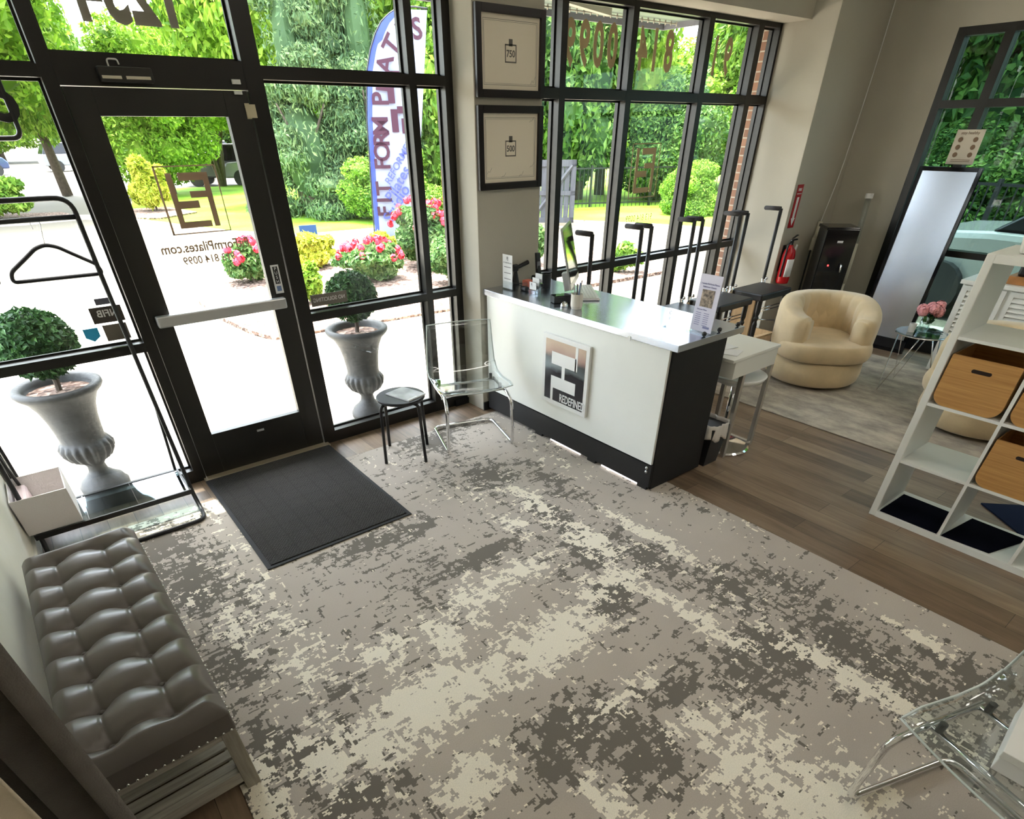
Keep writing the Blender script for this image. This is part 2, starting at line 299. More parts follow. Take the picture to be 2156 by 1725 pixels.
def mk_grass():
    M = bpy.data.materials.new('lawn_grass'); M.use_nodes = True; t = M.node_tree; b = t.nodes['Principled BSDF']
    tc = N(t, 'ShaderNodeTexCoord'); n = N(t, 'ShaderNodeTexNoise', i_Scale=30.0, i_Detail=5.0); t.links.new(tc.outputs['Object'], n.inputs['Vector'])
    n2 = N(t, 'ShaderNodeTexNoise', i_Scale=.6, i_Detail=3.0); t.links.new(tc.outputs['Object'], n2.inputs['Vector'])
    s = mathn(t, 'ADD', mathn(t, 'MULTIPLY', n.outputs['Fac'], .4), mathn(t, 'MULTIPLY', n2.outputs['Fac'], .6))
    t.links.new(ramp(t, s, [(.35, (.10, .22, .015)), (.5, (.20, .38, .03)), (.65, (.34, .48, .06))]), b.inputs['Base Color']); b.inputs['Roughness'].default_value = .95; b.inputs['Specular IOR Level'].default_value = .1
    return M
GRASS = mk_grass()

# ------------------------------------------------------------------ mesh helpers
WM = {}
class MB:
    def __init__(s): s.v = []; s.f = []; s.M = None
    def add(s, vs, fs):
        o = len(s.v)
        if s.M is not None: vs = [tuple(s.M @ Vector(p)) for p in vs]
        s.v += [tuple(p) for p in vs]; s.f += [tuple(i+o for i in f) for f in fs]; return s
    def box(s, x0, x1, y0, y1, z0, z1):
        x0, x1 = sorted((x0, x1)); y0, y1 = sorted((y0, y1)); z0, z1 = sorted((z0, z1))
        v = [(x, y, z) for z in (z0, z1) for y in (y0, y1) for x in (x0, x1)]
        return s.add(v, [(0, 2, 3, 1), (4, 5, 7, 6), (0, 1, 5, 4), (2, 6, 7, 3), (0, 4, 6, 2), (1, 3, 7, 5)])
    def hexa(s, b, t):   # bottom 4, top 4 corners (ccw)
        return s.add(list(b)+list(t), [(3, 2, 1, 0), (4, 5, 6, 7), (0, 1, 5, 4), (1, 2, 6, 5), (2, 3, 7, 6), (3, 0, 4, 7)])
    def tube(s, pts, r, n=10, closed=False):
        P = [Vector(p) for p in pts]; m = len(P); rs = r if isinstance(r, (list, tuple)) else [r]*m
        T = []
        for i in range(m):
            a = P[(i-1) % m] if (closed or i > 0) else P[0]; b = P[(i+1) % m] if (closed or i < m-1) else P[-1]
            T.append((b-a).normalized())
        up = Vector((0, 0, 1)) if abs(T[0].z) < .9 else Vector((1, 0, 0))
        X = T[0].cross(up).normalized(); vs = []
        for i in range(m):
            X = (X - T[i]*X.dot(T[i]));
            if X.length < 1e-6: X = T[i].orthogonal()
            X.normalize(); Y = T[i].cross(X)
            for k in range(n):
                a = 2*PI*k/n; vs.append(P[i] + (X*math.cos(a)+Y*math.sin(a))*rs[i])
        fs = []
        for i in range(m if closed else m-1):
            j = (i+1) % m
            for k in range(n): fs.append((i*n+k, i*n+(k+1) % n, j*n+(k+1) % n, j*n+k))
        if not closed: fs.append(tuple(range(n-1, -1, -1))); fs.append(tuple((m-1)*n+k for k in range(n)))
        return s.add(vs, fs)
    def lathe(s, prof, n=32, cx=0, cy=0, flute=0, fz=(0, 0), fn=16):
        vs = []
        for (r, z) in prof:
            for k in range(n):
                a = 2*PI*k/n; rr = r
                if flute and fz[0] < z < fz[1]: rr = r*(1-flute*(1-abs(math.cos(a*fn/2)))*math.sin(PI*(z-fz[0])/(fz[1]-fz[0])))
                vs.append((cx+rr*math.cos(a), cy+rr*math.sin(a), z))
        fs = []
        for i in range(len(prof)-1):
            for k in range(n): fs.append((i*n+k, i*n+(k+1) % n, (i+1)*n+(k+1) % n, (i+1)*n+k))
        fs.append(tuple(range(n-1, -1, -1))); fs.append(tuple((len(prof)-1)*n+k for k in range(n)))
        return s.add(vs, fs)
    def sphere(s, c, r, n=12, m=8, sc=(1, 1, 1)):
        prof = [(max(1e-4, r*math.sin(PI*i/m)), -r*math.cos(PI*i/m)) for i in range(m+1)]
        vs = []
        for (rr, z) in prof:
            for k in range(n):
                a = 2*PI*k/n; vs.append((c[0]+rr*math.cos(a)*sc[0], c[1]+rr*math.sin(a)*sc[1], c[2]+z*sc[2]))
        fs = [(i*n+k, i*n+(k+1) % n, (i+1)*n+(k+1) % n, (i+1)*n+k) for i in range(m) for k in range(n)]
        return s.add(vs, fs)
    def surf(s, fn, nu, nv, cu=False, cv=False):
        vs = [fn(i/(nu if cu else nu-1), j/(nv if cv else nv-1)) for i in range(nu) for j in range(nv)]
        fs = []
        for i in range(nu if cu else nu-1):
            for j in range(nv if cv else nv-1):
                i2 = (i+1) % nu; j2 = (j+1) % nv
                fs.append((i*nv+j, i2*nv+j, i2*nv+j2, i*nv+j2))
        return s.add(vs, fs)
    def prism(s, poly, d0, d1, ax='z'):   # polygon in the two other axes
        def P(a, b, d): return (a, b, d) if ax == 'z' else ((a, d, b) if ax == 'y' else (d, a, b))
        n = len(poly); v = [P(a, b, d0) for a, b in poly]+[P(a, b, d1) for a, b in poly]
        return s.add(v, [tuple(range(n-1, -1, -1)), tuple(range(n, 2*n))]+[(i, (i+1) % n, n+(i+1) % n, n+i) for i in range(n)])
    def text(s, txt, size, o, u, v, ext=.0015, bold=0., mirror=False, font_sx=1.0, align='CENTER'):
        """text centred at o, reading along u, rising along v"""
        vs, fs = text_geo(txt, ext, bold, align)
        o = Vector(o); u = Vector(u).normalized(); v = Vector(v).normalized(); nn = u.cross(v)
        sg = -1 if mirror else 1
        return s.add([o+u*(a*size*font_sx*sg)+v*(b*size)+nn*(c) for a, b, c in vs], fs)
TXT = {}
def text_geo(txt, ext, bold, align):
    key = (txt, ext, bold, align)
    if key in TXT: return TXT[key]
    cu = bpy.data.curves.new('t', 'FONT'); cu.body = txt; cu.size = 1; cu.align_x = align; cu.align_y = 'CENTER'; cu.offset = bold; cu.resolution_u = 3; cu.extrude = 0
    ob = bpy.data.objects.new('t', cu); COL.objects.link(ob)
    dg = bpy.context.evaluated_depsgraph_get(); dg.update()
    me = ob.evaluated_get(dg).to_mesh()
    v = [tuple(p.co) for p in me.vertices]; f = [tuple(p.vertices) for p in me.polygons]
    ob.evaluated_get(dg).to_mesh_clear(); bpy.data.objects.remove(ob); bpy.data.curves.remove(cu)
    n = len(v); V = [(a, b, -ext) for a, b, c in v]+[(a, b, ext) for a, b, c in v]
    from collections import Counter
    E = Counter(); 
    for q in f:
        for i in range(len(q)): E[(q[i], q[(i+1) % len(q)])] += 1
    F = [tuple(reversed(q)) for q in f]+[tuple(i+n for i in q) for q in f]
    for (a, b) in E:
        if (b, a) not in E: F.append((a, b, b+n, a+n))
    TXT[key] = (V, F); return TXT[key]
def fillet(pts, r, seg=5, closed=False):
    P = [Vector(p) for p in pts]; out = []; n = len(P)
    for i in range(n):
        if not closed and i in (0, n-1): out.append(P[i]); continue
        a, b, c = P[i-1], P[i], P[(i+1) % n]; da = (a-b); dc = (c-b); rr = min(r, da.length*.45, dc.length*.45)
        p0 = b+da.normalized()*rr; p1 = b+dc.normalized()*rr
        for k in range(seg+1):
            t = k/seg; out.append(p0*(1-t)**2+b*2*t*(1-t)+p1*t*t)
    return out
def setp(o, label=None, cat=None, group=None, kind=None):
    if label: o['label'] = label
    if cat: o['category'] = cat
    if group: o['group'] = group
    if kind: o['kind'] = kind
    return o
def thing(name, label, cat, loc=(0, 0, 0), rz=0, group=None, kind=None):
    o = bpy.data.objects.new(name, None); COL.objects.link(o); o.empty_display_size = .05
    o.location = loc; o.rotation_euler = (0, 0, rz)
    WM[o.name] = Matrix.Translation(loc) @ Matrix.Rotation(rz, 4, 'Z')
    return setp(o, label, cat, group, kind)
def build(name, mb, material, parent=None, smooth=False, bevel=0, world=True, sub=0, label=None, solid=0, loc=None, wn=False):
    vs = mb.v
    W = WM.get(parent.name) if parent else None
    if loc is not None and parent is None:
        L = Vector(loc); vs = [tuple(Vector(p)-L) for p in vs]
    if W is not None and world:
        I = W.inverted(); vs = [tuple(I @ Vector(p)) for p in vs]
    me = bpy.data.meshes.new(name); me.from_pydata(vs, [], mb.f); me.update()
    mats = material if isinstance(material, (list, tuple)) else [material]
    for mm in mats: me.materials.append(mm)
    if smooth: me.shade_smooth()
    o = bpy.data.objects.new(name, me); COL.objects.link(o)
    if loc is not None and parent is None: o.location = loc
    if parent: o.parent = parent; WM[o.name] = W if W is not None else Matrix.Identity(4)
    else: WM[o.name] = Matrix.Translation(loc) if loc is not None else Matrix.Identity(4)
    if solid: sm = o.modifiers.new('s', 'SOLIDIFY'); sm.thickness = solid; sm.offset = 0
    if bevel: b = o.modifiers.new('b', 'BEVEL'); b.width = bevel; b.segments = 2; b.limit_method = 'ANGLE'
    if sub: ss = o.modifiers.new('u', 'SUBSURF'); ss.levels = sub; ss.render_levels = sub
    if label: o['label'] = label
    return o
def struct(name, mb, material, parent=None, **k):
    o = build(name, mb, material, parent, **k)
    if not parent: o['kind'] = 'structure'
    return o
def B(*a): return MB().box(*a)
def dup(root, loc, rz=None, label=None, group=None, scale=None):
    r = root.copy(); COL.objects.link(r); r.location = loc
    if rz is not None: r.rotation_euler = (0, 0, rz)
    if scale is not None: r.scale = scale
    if label: r['label'] = label
    if group: r['group'] = group
    for ch in list(root.children):
        c = ch.copy(); COL.objects.link(c); c.parent = r
        for g in ch.children:
            d = g.copy(); COL.objects.link(d); d.parent = c
    return r
XX = Vector((1, 0, 0)); YY = Vector((0, 1, 0)); ZZ = Vector((0, 0, 1))
GZ = -.12
# ------------------------------------------------------------------ room shell
struct('floor', B(-.25, 8.2, -9.1, .12, -.06, 0), FLOOR)
struct('ceiling', B(-.25, 8.2, -9.1, .25, 3.5, 3.62), CEILM)
struct('wall_left', B(-.25, -.07, -9.1, .12, 0, 3.5), CREAM)
struct('wall_back', B(-.07, 7.9, -9.1, -9.0, 0, 3.5), WALL)
struct('wall_front', B(-.25, 8.05, .0, .22, 2.76, 3.5), WALL)
struct('wall_front_header', B(3.785, 6.95, -.28, 0, 2.735, 3.5), WALL)
struct('wall_column', B(3.2, 3.785, -.24, .2, 0, 3.5), WALL, bevel=.004)
struct('wall_corner', B(6.95, 7.9, -.525, .115, 0, 3.5), WALL, bevel=.004)
struct('wall_right', B(7.9, 8.1, -1.16, .2, -.1, 3.5).box(7.9, 8.1, -9.1, -4.6, -.1, 3.5).box(7.9, 8.1, -4.6, -1.16, 2.66, 3.5), WALL)
struct('baseboard_right', B(7.86, 8.1, -4.6, -1.16, 0, .12), BLACK)
struct('baseboard_left', B(-.07, -.055, -9, -.02, 0, .09), WHITE)
struct('trim_1', B(3.06, 3.2, -.02, .0, 0, .05).box(3.2, 3.785, -.252, -.24, 0, .07), BLACK)

# window frames -----------------------------------------------------
GY = .085
FY0, FY1 = 0, .115
def frame_bay(idx, xs, zs, panes_mat, label_cells=None, y0=FY0, y1=FY1):
    """xs: list of (x0,x1) vertical members; zs: list of (z0,z1) rails"""
    mb = MB()
    for a, b in xs: mb.box(a, b, y0, y1, zs[0][0], zs[-1][1])
    for i in range(len(xs)-1):
        for a, b in zs: mb.box(xs[i][1], xs[i+1][0], y0+.001, y1-.001, a, b)
    fr = struct('window_%d' % idx, mb, BRONZE)
    k = 0
    st = MB()
    for i in range(len(xs)-1):
        for j in range(len(zs)-1):
            X0, X1, Z0, Z1 = xs[i][1], xs[i+1][0], zs[j][1], zs[j+1][0]
            g = MB().box(X0, X1, GY-.003, GY+.003, Z0, Z1)
            build('glass_pane', g, panes_mat, fr)
            e = .012
            st.box(X0, X0+e, GY-.016, GY-.004, Z0, Z1).box(X1-e, X1, GY-.016, GY-.004, Z0, Z1).box(X0+e, X1-e, GY-.016, GY-.004, Z0, Z0+e).box(X0+e, X1-e, GY-.016, GY-.004, Z1-e, Z1)
    build('glazing_bead', st, BRONZE, fr)
    return fr
BOT = (0, .088); TOP = (2.71, 2.76)
win1 = frame_bay(1, [(-.07, -.02), (.884, .947)], [BOT, (.90, .952), (2.168, 2.216), TOP], GLASS)
# door header + transom
win2 = frame_bay(2, [(.9472, .949), (1.832, 1.835)], [(2.142, 2.262), TOP], GLASS)
win3 = frame_bay(3, [(1.8352, 1.932), (2.868, 2.922), (3.14, 3.2)], [BOT, (.90, .952), (2.190, 2.242), TOP], GLASS)
win4 = frame_bay(4, [(3.785, 3.81), (4.160, 4.221), (4.898, 4.962), (5.848, 5.918), (6.58, 6.662), (6.92, 6.95)], [BOT, (.90, .955), (2.142, 2.205), (2.70, 2.745)], GLASS)
# right wall window: built along y
def side_window():
    X0, X1 = 7.9, 8.02; ys = [(-1.23, -1.16), (-1.61, -1.535), (-2.62, -2.55), (-3.62, -3.55), (-4.6, -4.54)]; zs = [(.12, .18), (.905, .96), (2.09, 2.15), (2.60, 2.66)]
    mb = MB()
    for a, b in ys: mb.box(X0, X1, a, b, .12, 2.66)
    for i in range(len(ys)-1):
        for a, b in zs: mb.box(X0+.001, X1-.001, ys[i+1][1], ys[i][0], a, b)
    fr = struct('window_5', mb, BRONZE)
    for i in range(len(ys)-1):
        for j in range(len(zs)-1):
            build('glass_pane', MB().box(7.975, 7.981, ys[i+1][1], ys[i][0], zs[j][1], zs[j+1][0]), GLASSD, fr)
    return fr
win5 = side_window()

# entrance door ------------------------------------------------------
D = MB(); dy0, dy1 = .012, .062
D.box(.951, 1.075, dy0, dy1, .012, 2.138).box(1.698, 1.829, dy0, dy1, .012, 2.138).box(1.075, 1.698, dy0, dy1, 2.025, 2.138).box(1.075, 1.698, dy0, dy1, .012, .30)
door = struct('door_1', D, DOORM, bevel=.002)
build('glass_pane', B(1.075, 1.698, .034, .040, .30, 2.025), GLASS, door)
pb = MB().box(.985, 1.765, -.062, -.018, 1.028, 1.092)
pbar = build('push_bar', pb, SILVER, door, bevel=.008, label='silver push bar')
build('mounting_bracket', MB().box(.985, 1.03, -.018, .012, 1.035, 1.085).box(1.72, 1.765, -.018, .012, 1.035, 1.085), BLACKP, pbar)
cl = MB().box(1.12, 1.36, -.05, 0, 2.155, 2.215)
closer = build('door_closer', cl, DOORM, door, bevel=.006)
build('closer_label', B(1.13, 1.215, -.052, -.05, 2.168, 2.18).box(1.235, 1.345, -.052, -.05, 2.168, 2.18), mat('cream_label', (.65, .60, .48), .6), closer)
build('cable_hook', MB().tube(fillet([(1.18, -.006, 2.215), (1.18, -.006, 2.245), (1.225, -.006, 2.245), (1.228, -.006, 2.225)], .012), .004, 6), WHITEP, closer)
build('lock_plate', B(1.37, 1.42, .010, .012, .235, .25), SILVER, door)
build('contact_sensor', B(1.755, 1.80, -.012, 0, 2.165, 2.185).box(1.758, 1.80, -.0, .012, 2.122, 2.136), WHITEP, door, label='white alarm contact')
build('tape_patch', B(1.800, 1.826, .009, .0118, 2.015, 2.085).box(1.80, 1.855, -.001, -.0002, 2.02, 2.08), mat('masking_tape', (.62, .55, .38), .7), door)
ps = build('push_sticker', B(1.733, 1.785, .009, .0118, 1.108, 1.276), PAPER, door, label='white PUSH sticker')
build('sticker_panel', B(1.744, 1.775, .0075, .0088, 1.165, 1.266), BLACKP, ps)
build('sticker_badge', B(1.745, 1.774, .0075, .0088, 1.122, 1.152), mat('blue_ink', (.15, .22, .42), .6), ps)
pt = MB()
for i, ch in enumerate('PUSH'): pt.text(ch, .026, (1.7595, .0068, 1.2535-.0252*i), XX, ZZ, .0004, .01)
build('lettering', pt, PAPER, ps)
# lettering on the door glass (seen mirrored from indoors)
lt = MB(); fy = .0445
fx0, fx1, fz0, fz1 = 1.237, 1.565, 1.482, 1.812; e = .006
for a in ((fx0, fx0+e*1.8, fz0, fz1), (fx1-e, fx1, fz0, fz1), (fx0, fx1, fz0, fz0+e), (fx0, fx1, fz1-e, fz1)): lt.box(a[0], a[1], fy, fy+.001, a[2], a[3])
def ff_logo(mb, x0, x1, z0, z1, y):
    """interlocked mirrored F and E bars inside x0..x1, z0..z1"""
    W = x1-x0; H = z1-z0
    def r(a, b, c, d): mb.box(x0+W*a, x0+W*b, y, y+.001, z0+H*c, z0+H*d)
    r(.0, .14, .0, 1.0)             # left stem
    r(.14, .80, 0, .12); r(.14, .62, .36, .50)   # lower bars of the E
    r(.86, 1.0, .0, 1.0); r(.28, .86, .86, 1.0); r(.46, .86, .55, .67)
ff_logo(lt, 1.290, 1.512, 1.512, 1.778, fy)
lt.text('FitFormPilates.com', .070, (1.398, fy, 1.413), XX, ZZ, .0005, .018, True, .93)
lt.text('913 814 0099', .058, (1.397, fy, 1.345), XX, ZZ, .0005, .012, True, .93)
build('lettering', lt, mat('door_vinyl', (.34, .20, .12), .6), door)
tl = MB().text('1234', .33, (1.38, .092, 2.495), XX, ZZ, .0006, .035, True, .74)
build('lettering', tl, GREYV, win2)
# decals on the window panes
nb = MB().box(1.979, 2.249, GY-.0055, GY-.004, .975, 1.050)
pl = build('notice_plate', nb, mat('taupe_plate', (.20, .18, .15), .5), win3, label='taupe NO SOLICITING plate')
build('lettering', MB().text('NO SOLICITING', .036, (2.114, GY-.0062, 1.013), XX, ZZ, .0004, .01, True, .92), PAPER, pl)
s1 = build('sticker', B(.684, .846, GY-.006, GY-.004, 1.076, 1.162), mat('brown_sticker', (.05, .04, .035), .5), win1, label='dark brown NFIB sticker')
build('lettering', MB().text('NFIB', .052, (.768, GY-.0068, 1.125), XX, ZZ, .0004, .02, True, 1.0), PAPER, s1)
build('sticker', B(.729, .81, GY-.006, GY-.004, 1.172, 1.206), mat('blue_grey_sticker', (.10, .10, .14), .5), win1)
build('sticker', B(.716, .84, GY-.006, GY-.004, .975, 1.064), mat('grey_back_sticker', (.17, .15, .12), .6), win1)
build('sticker', MB().prism([(.615, 1.058), (.69, 1.058), (.69, 1.01), (.652, .985), (.615, 1.01)], GY-.006, GY-.004, 'y'), mat('sky_blue_sticker', (.03, .40, .75), .5), win1, label='sky blue shield sticker')
pn = MB(); yy = GY-.006
def dig(ch, x, z=2.46, s=.36): pn.text(ch, s, (x, yy, z), XX, ZZ, .0006, .03, True, .62)
for ch, x in zip('9900', (4.32, 4.47, 4.62, 4.775)): dig(ch, x)
dig('4', 5.13)
dig('1', 5.28); dig('8', 5.46); dig('1', 6.10); dig('9', 6.29)
e = .006
for a in ((5.14, 5.148, 1.44, 1.855), (5.512, 5.52, 1.44, 1.855), (5.14, 5.52, 1.44, 1.448), (5.14, 5.52, 1.847, 1.855)): pn.box(a[0], a[1], yy, yy+.001, a[2], a[3])
ff_logo(pn, 5.20, 5.46, 1.48, 1.82, yy)
pn.text('913 814 0099', .075, (5.33, yy, 1.275), XX, ZZ, .0005, 0, True, .9)
build('lettering', pn, mat('window_vinyl', (.50, .38, .20), .6), win4)
# sign on right window
sg = thing('paper_notice', 'white paper notice with six round pictures taped to the right-hand window', 'notice', (7.898, -1.58, 1.80))
build('sheet', B(7.893, 7.8975, -1.695, -1.465, 1.665, 1.930), mat('cream_paper', (.62, .56, .46), .8), sg)
mb = MB()
for i in range(3):
    for s in (-1, 1):
        c = (7.892, -1.58+s*.062, 1.855-.058*i); mb.prism([(c[1]+.02*math.cos(a*PI/6), c[2]+.02*math.sin(a*PI/6)) for a in range(12)], 7.891, 7.893, 'x')
for i in range(2): mb.box(7.891, 7.893, -1.66, -1.50, 1.698-.012*i, 1.702-.012*i)
mb.text('stay healthy', .032, (7.892, -1.58, 1.905), -YY, ZZ, .0004, .01)
build('print', mb, mat('brown_print', (.20, .13, .08), .8), sg)
# threshold
o = build('threshold', MB().box(.93, 1.86, -.05, .06, 0, .014), mat('tan_metal_threshold', (.45, .38, .27), .4, .5), None, bevel=.004); setp(o, 'tan metal door threshold strip under the glass entrance door', 'threshold')
bk = build('brick_pier', MB().box(6.951, 7.7, .1155, .27, GZ, 3.6), BRICK); setp(bk, None, None, None, 'structure')

# ------------------------------------------------------------------ rugs and mat
RXc = (1.92, -2.7, 0)
o = build('area_rug', MB().box(.39, 3.44, -5.3, -.33, .0005, .008), RUG, bevel=.003, loc=(0, 0, 0)); setp(o, 'large distressed grey, charcoal and cream rug covering the lobby floor', 'rug')
o = build('area_rug', MB().box(5.09, 7.35, -4.6, -1.1, .0005, .009), RUG2, bevel=.003, loc=(0, 0, 0)); setp(o, 'faded grey and beige rug under the beige tub chair', 'rug')
dm = thing('doormat', 'charcoal embossed doormat in front of the glass entrance door', 'doormat', (1.385, -.68, .008))
build('rubber_border', B(.925, 1.845, -1.315, -.055, .0085, .016), mat('black_rubber', (.014, .014, .015), .8), dm, bevel=.003)
build('carpet_pad', B(.95, 1.82, -1.29, -.075, .016, .021), DMAT, dm, bevel=.003)

# ------------------------------------------------------------------ reception desk
XF, YB = 3.25, -2.05
dk = thing('reception_desk', 'white and black reception desk with a brushed steel counter top', 'desk', (3.5, -1.15, .008))
cab = build('body', B(XF+.01, 3.78, YB+.008, -.262, .03, .94), BLKWOOD, dk)
build('side_panel', B(XF+.012, 3.785, YB-.008, YB+.006, .012, .94), BLKWOOD, dk)
build('front_panel', B(XF-.008, XF+.01, YB+.004, -.27, .196, .94), WHITEB, dk, bevel=.001)
kk = build('kick_board', B(XF-.012, XF+.01, YB-.006, -.27, .03, .19), BLACK, dk)
bl = MB()
for z in (.168, .14): bl.sphere((XF-.014, YB+.03, z), .010, 10, 6)
build('bolt', bl, SILVER, kk)
for y in (-.92, -1.51, -1.99): build('foot', B(XF-.012, XF+.05, y-.05, y+.03, .0085, .03), BLACK, dk)
for a, b in ((-1.40, -1.07), (-1.975, -1.62)): build('glint_strip', MB().tube([(XF-.004, a, .02), (XF-.004, b, .02)], .0065, 8), mat('metal_strip_glow', (.9, .88, .88), .4, emit=(1, .93, .93), estr=.7), dk, label='white metal strip with its glint put in as glow')  # metal strips under the desk; their bright glint is put in as glow
ct = build('counter_top', B(3.222, 3.862, -2.112, -.246, .9405, .98), STEEL, dk, bevel=.002)
build('edge_shim', B(3.218, 3.222, -1.76, -1.74, .93, .955), WHITEP, ct)
# framed sign on the desk front
sn = thing('logo_sign', 'white square-framed REDEFINED logo sign on the front of the reception desk', 'sign', (3.24, -1.205, .32))
build('frame', B(3.218, 3.2415, -1.437, -.973, .325, .815), WHITEP, sn, bevel=.002)
def mk_photo():
    M = bpy.data.materials.new('logo_photo_print'); M.use_nodes = True; t = M.node_tree; b = t.nodes['Principled BSDF']
    tc = N(t, 'ShaderNodeTexCoord'); sp = N(t, 'ShaderNodeSeparateXYZ'); t.links.new(tc.outputs['Object'], sp.inputs[0])
    n = N(t, 'ShaderNodeTexNoise', i_Scale=5.0, i_Detail=4.0); t.links.new(tc.outputs['Object'], n.inputs['Vector'])
    z = mathn(t, 'ADD', sp.outputs['Z'], mathn(t, 'MULTIPLY', n.outputs['Fac'], .12))
    t.links.new(ramp(t, z, [(.0, (.012, .011, .015)), (.30, (.014, .013, .017)), (.33, (.12, .14, .14)), (.40, (.055, .06, .06)), (.44, (.40, .25, .20)), (.50, (.50, .36, .26))]), b.inputs['Base Color'])
    b.inputs['Roughness'].default_value = .25; return M
build('print', B(3.2165, 3.218, -1.405, -1.005, .357, .785), mk_photo(), sn)
wb = MB(); yl, yr, zb_, zt_ = -1.005, -1.405, .357, .785
def wr(a, b, c, d): wb.box(3.2150, 3.2165, yl+(yr-yl)*a, yl+(yr-yl)*b, zb_+(zt_-zb_)*c, zb_+(zt_-zb_)*d)
wr(.17, .79, .62, .82); wr(.76, .82, .62, 1.0); wr(.44, .52, .42, .62); wr(.17, .80, .22, .42); wr(.17, .23, .0, .22)
wb.text('REDEFINED', .082, (3.2158, yl+(yr-yl)*.735, zb_+.035), -YY, ZZ, .0008, .015, False, .62)
build('logo', wb, WHITEP, sn)

# things on the counter -------------------------------------------------
CZ = .98
def leaning(name, label, cat, P0, P1, zt, tilt, extra=None): pass
h = thing('brochure_holder', 'tall clear brochure holder with a price leaflet at the column end of the counter', 'brochure holder', (3.37, -.38, CZ))
build('stand', B(3.345, 3.36, -.455, -.335, CZ+.001, CZ+.06).box(3.345, 3.40, -.455, -.335, CZ+.001, CZ+.006), ACRYL, h)
build('leaflet', B(3.348, 3.352, -.452, -.338, CZ+.01, CZ+.24), PAPER, h)
mb = MB().text('FJ', .028, (3.3475, -.395, CZ+.215), -YY, ZZ, .0003, .02).text('FIT FORM PILATES', .012, (3.3475, -.395, CZ+.185), -YY, ZZ, .0003, 0)
for z in (.155, .115, .075): mb.box(3.3472, 3.348, -.435, -.355, CZ+z, CZ+z+.004)
build('print', mb, mat('grey_print', (.12, .12, .13), .7), h)
c = thing('card_holder', 'clear stepped business card holder beside the black cup', 'card holder', (3.44, -.60, CZ))
st = MB()
for i in range(3): st.box(3.40+.028*i, 3.424+.028*i, -.66, -.575, CZ+.001, CZ+.025+.022*i)
build('stand', st, ACRYL, c, bevel=.001)
for i in range(3): build('card', B(3.412+.028*i, 3.415+.028*i, -.655, -.58, CZ+.028+.022*i, CZ+.078+.026*i), PAPER, c)
build('print', MB().text('FJ', .022, (3.4115, -.605, CZ+.062), -YY, ZZ, .0003, .02), mat('grey_print', (.1, .1, .1), .6), c)
t_ = thing('tape_dispenser', 'small black tape dispenser beside the brochure holder', 'tape dispenser', (3.43, -.50, CZ))
build('base', MB().box(3.41, 3.45, -.535, -.47, CZ+.001, CZ+.03), BLACKP, t_, bevel=.008)
build('roll', MB().tube([(3.42, -.50, CZ+.035), (3.445, -.50, CZ+.035)], .022, 14), ACRYL, t_)
nb_ = build('sticky_note_pad', MB().box(3.50, 3.56, -.46, -.39, CZ+.001, CZ+.05), mat('coral_paper', (.75, .22, .16), .7)); setp(nb_, 'coral pink note pad behind the tape dispenser', 'note pad')
k_ = thing('pencil_cup', 'round black mesh cup behind the card holder', 'cup', (3.62, -.53, CZ))
build('cup', MB().lathe([(.036, CZ+.001), (.040, CZ+.10), (.037, CZ+.10), (.034, CZ+.01)], 20, 3.62, -.53), BLACKP, k_, smooth=False)
ph = thing('cordless_phone', 'black cordless phone in its charging cradle by the column', 'phone', (3.71, -.33, CZ))
build('cradle', MB().box(3.67, 3.75, -.38, -.29, CZ+.001, CZ+.05), BLACKP, ph, bevel=.01)
hs_ = build('handset', MB().hexa([(3.69, -.355, CZ+.03), (3.73, -.355, CZ+.03), (3.73, -.325, CZ+.03), (3.69, -.325, CZ+.03)], [(3.685, -.335, CZ+.21), (3.725, -.335, CZ+.21), (3.725, -.31, CZ+.21), (3.685, -.31, CZ+.21)]), BLACKP, ph, bevel=.006)
build('keypad', B(3.688, 3.722, -.345, -.34, CZ+.10, CZ+.15), mat('grey_keys', (.2, .2, .22), .5), hs_)
sc_ = thing('barcode_scanner', 'black hand-held scanner lying behind the brochure holder', 'scanner', (3.56, -.30, CZ))
build('head', MB().box(3.50, 3.55, -.285, -.255, CZ+.09, CZ+.14), BLACKP, sc_, bevel=.01)
build('grip', MB().tube([(3.52, -.27, CZ+.11), (3.66, -.262, CZ+.14)], [.013, .016], 10), BLACKP, sc_)
build('stand', MB().tube([(3.53, -.27, CZ+.001), (3.53, -.27, CZ+.10)], [.03, .01], 12), BLACKP, sc_)
cb = build('power_cord', MB().tube(fillet([(3.42, -.28, CZ+.006), (3.46, -.27, CZ+.03), (3.50, -.29, CZ+.01), (3.56, -.33, CZ+.006)], .03), .003, 6), BLACKP); setp(cb, 'thin black cord looping beside the brochure holder on the counter', 'cord')
# all-in-one computer: screen faces the staff side
im = thing('computer_monitor', 'thin silver all-in-one computer seen edge-on on the counter', 'computer', (3.52, -.93, CZ))
def Qm(s, d, z): # s along screen, d depth
    u = Vector((.50, .866, 0)); n_ = Vector((-.866, .50, 0)); c0 = Vector((3.50, -.92, 0)); return tuple(c0+u*s+n_*d+Vector((0, 0, z)))
def slab(s0, s1, d0, d1, z0, z1, lean):
    return [Qm(s0, d0, z0), Qm(s1, d0, z0), Qm(s1, d1, z0), Qm(s0, d1, z0)], [Qm(s0, d0+lean, z1), Qm(s1, d0+lean, z1), Qm(s1, d1+lean, z1), Qm(s0, d1+lean, z1)]
def obb(c0, ux, uy, uz):
    c0, ux, uy, uz = map(Vector, (c0, ux, uy, uz)); b = [c0-ux-uy-uz, c0+ux-uy-uz, c0+ux+uy-uz, c0-ux+uy-uz]; return MB().hexa(b, [p+2*uz for p in b])
U = Vector((.80, .60, 0)); Nn = Vector((-.60, .80, 0)).normalized()
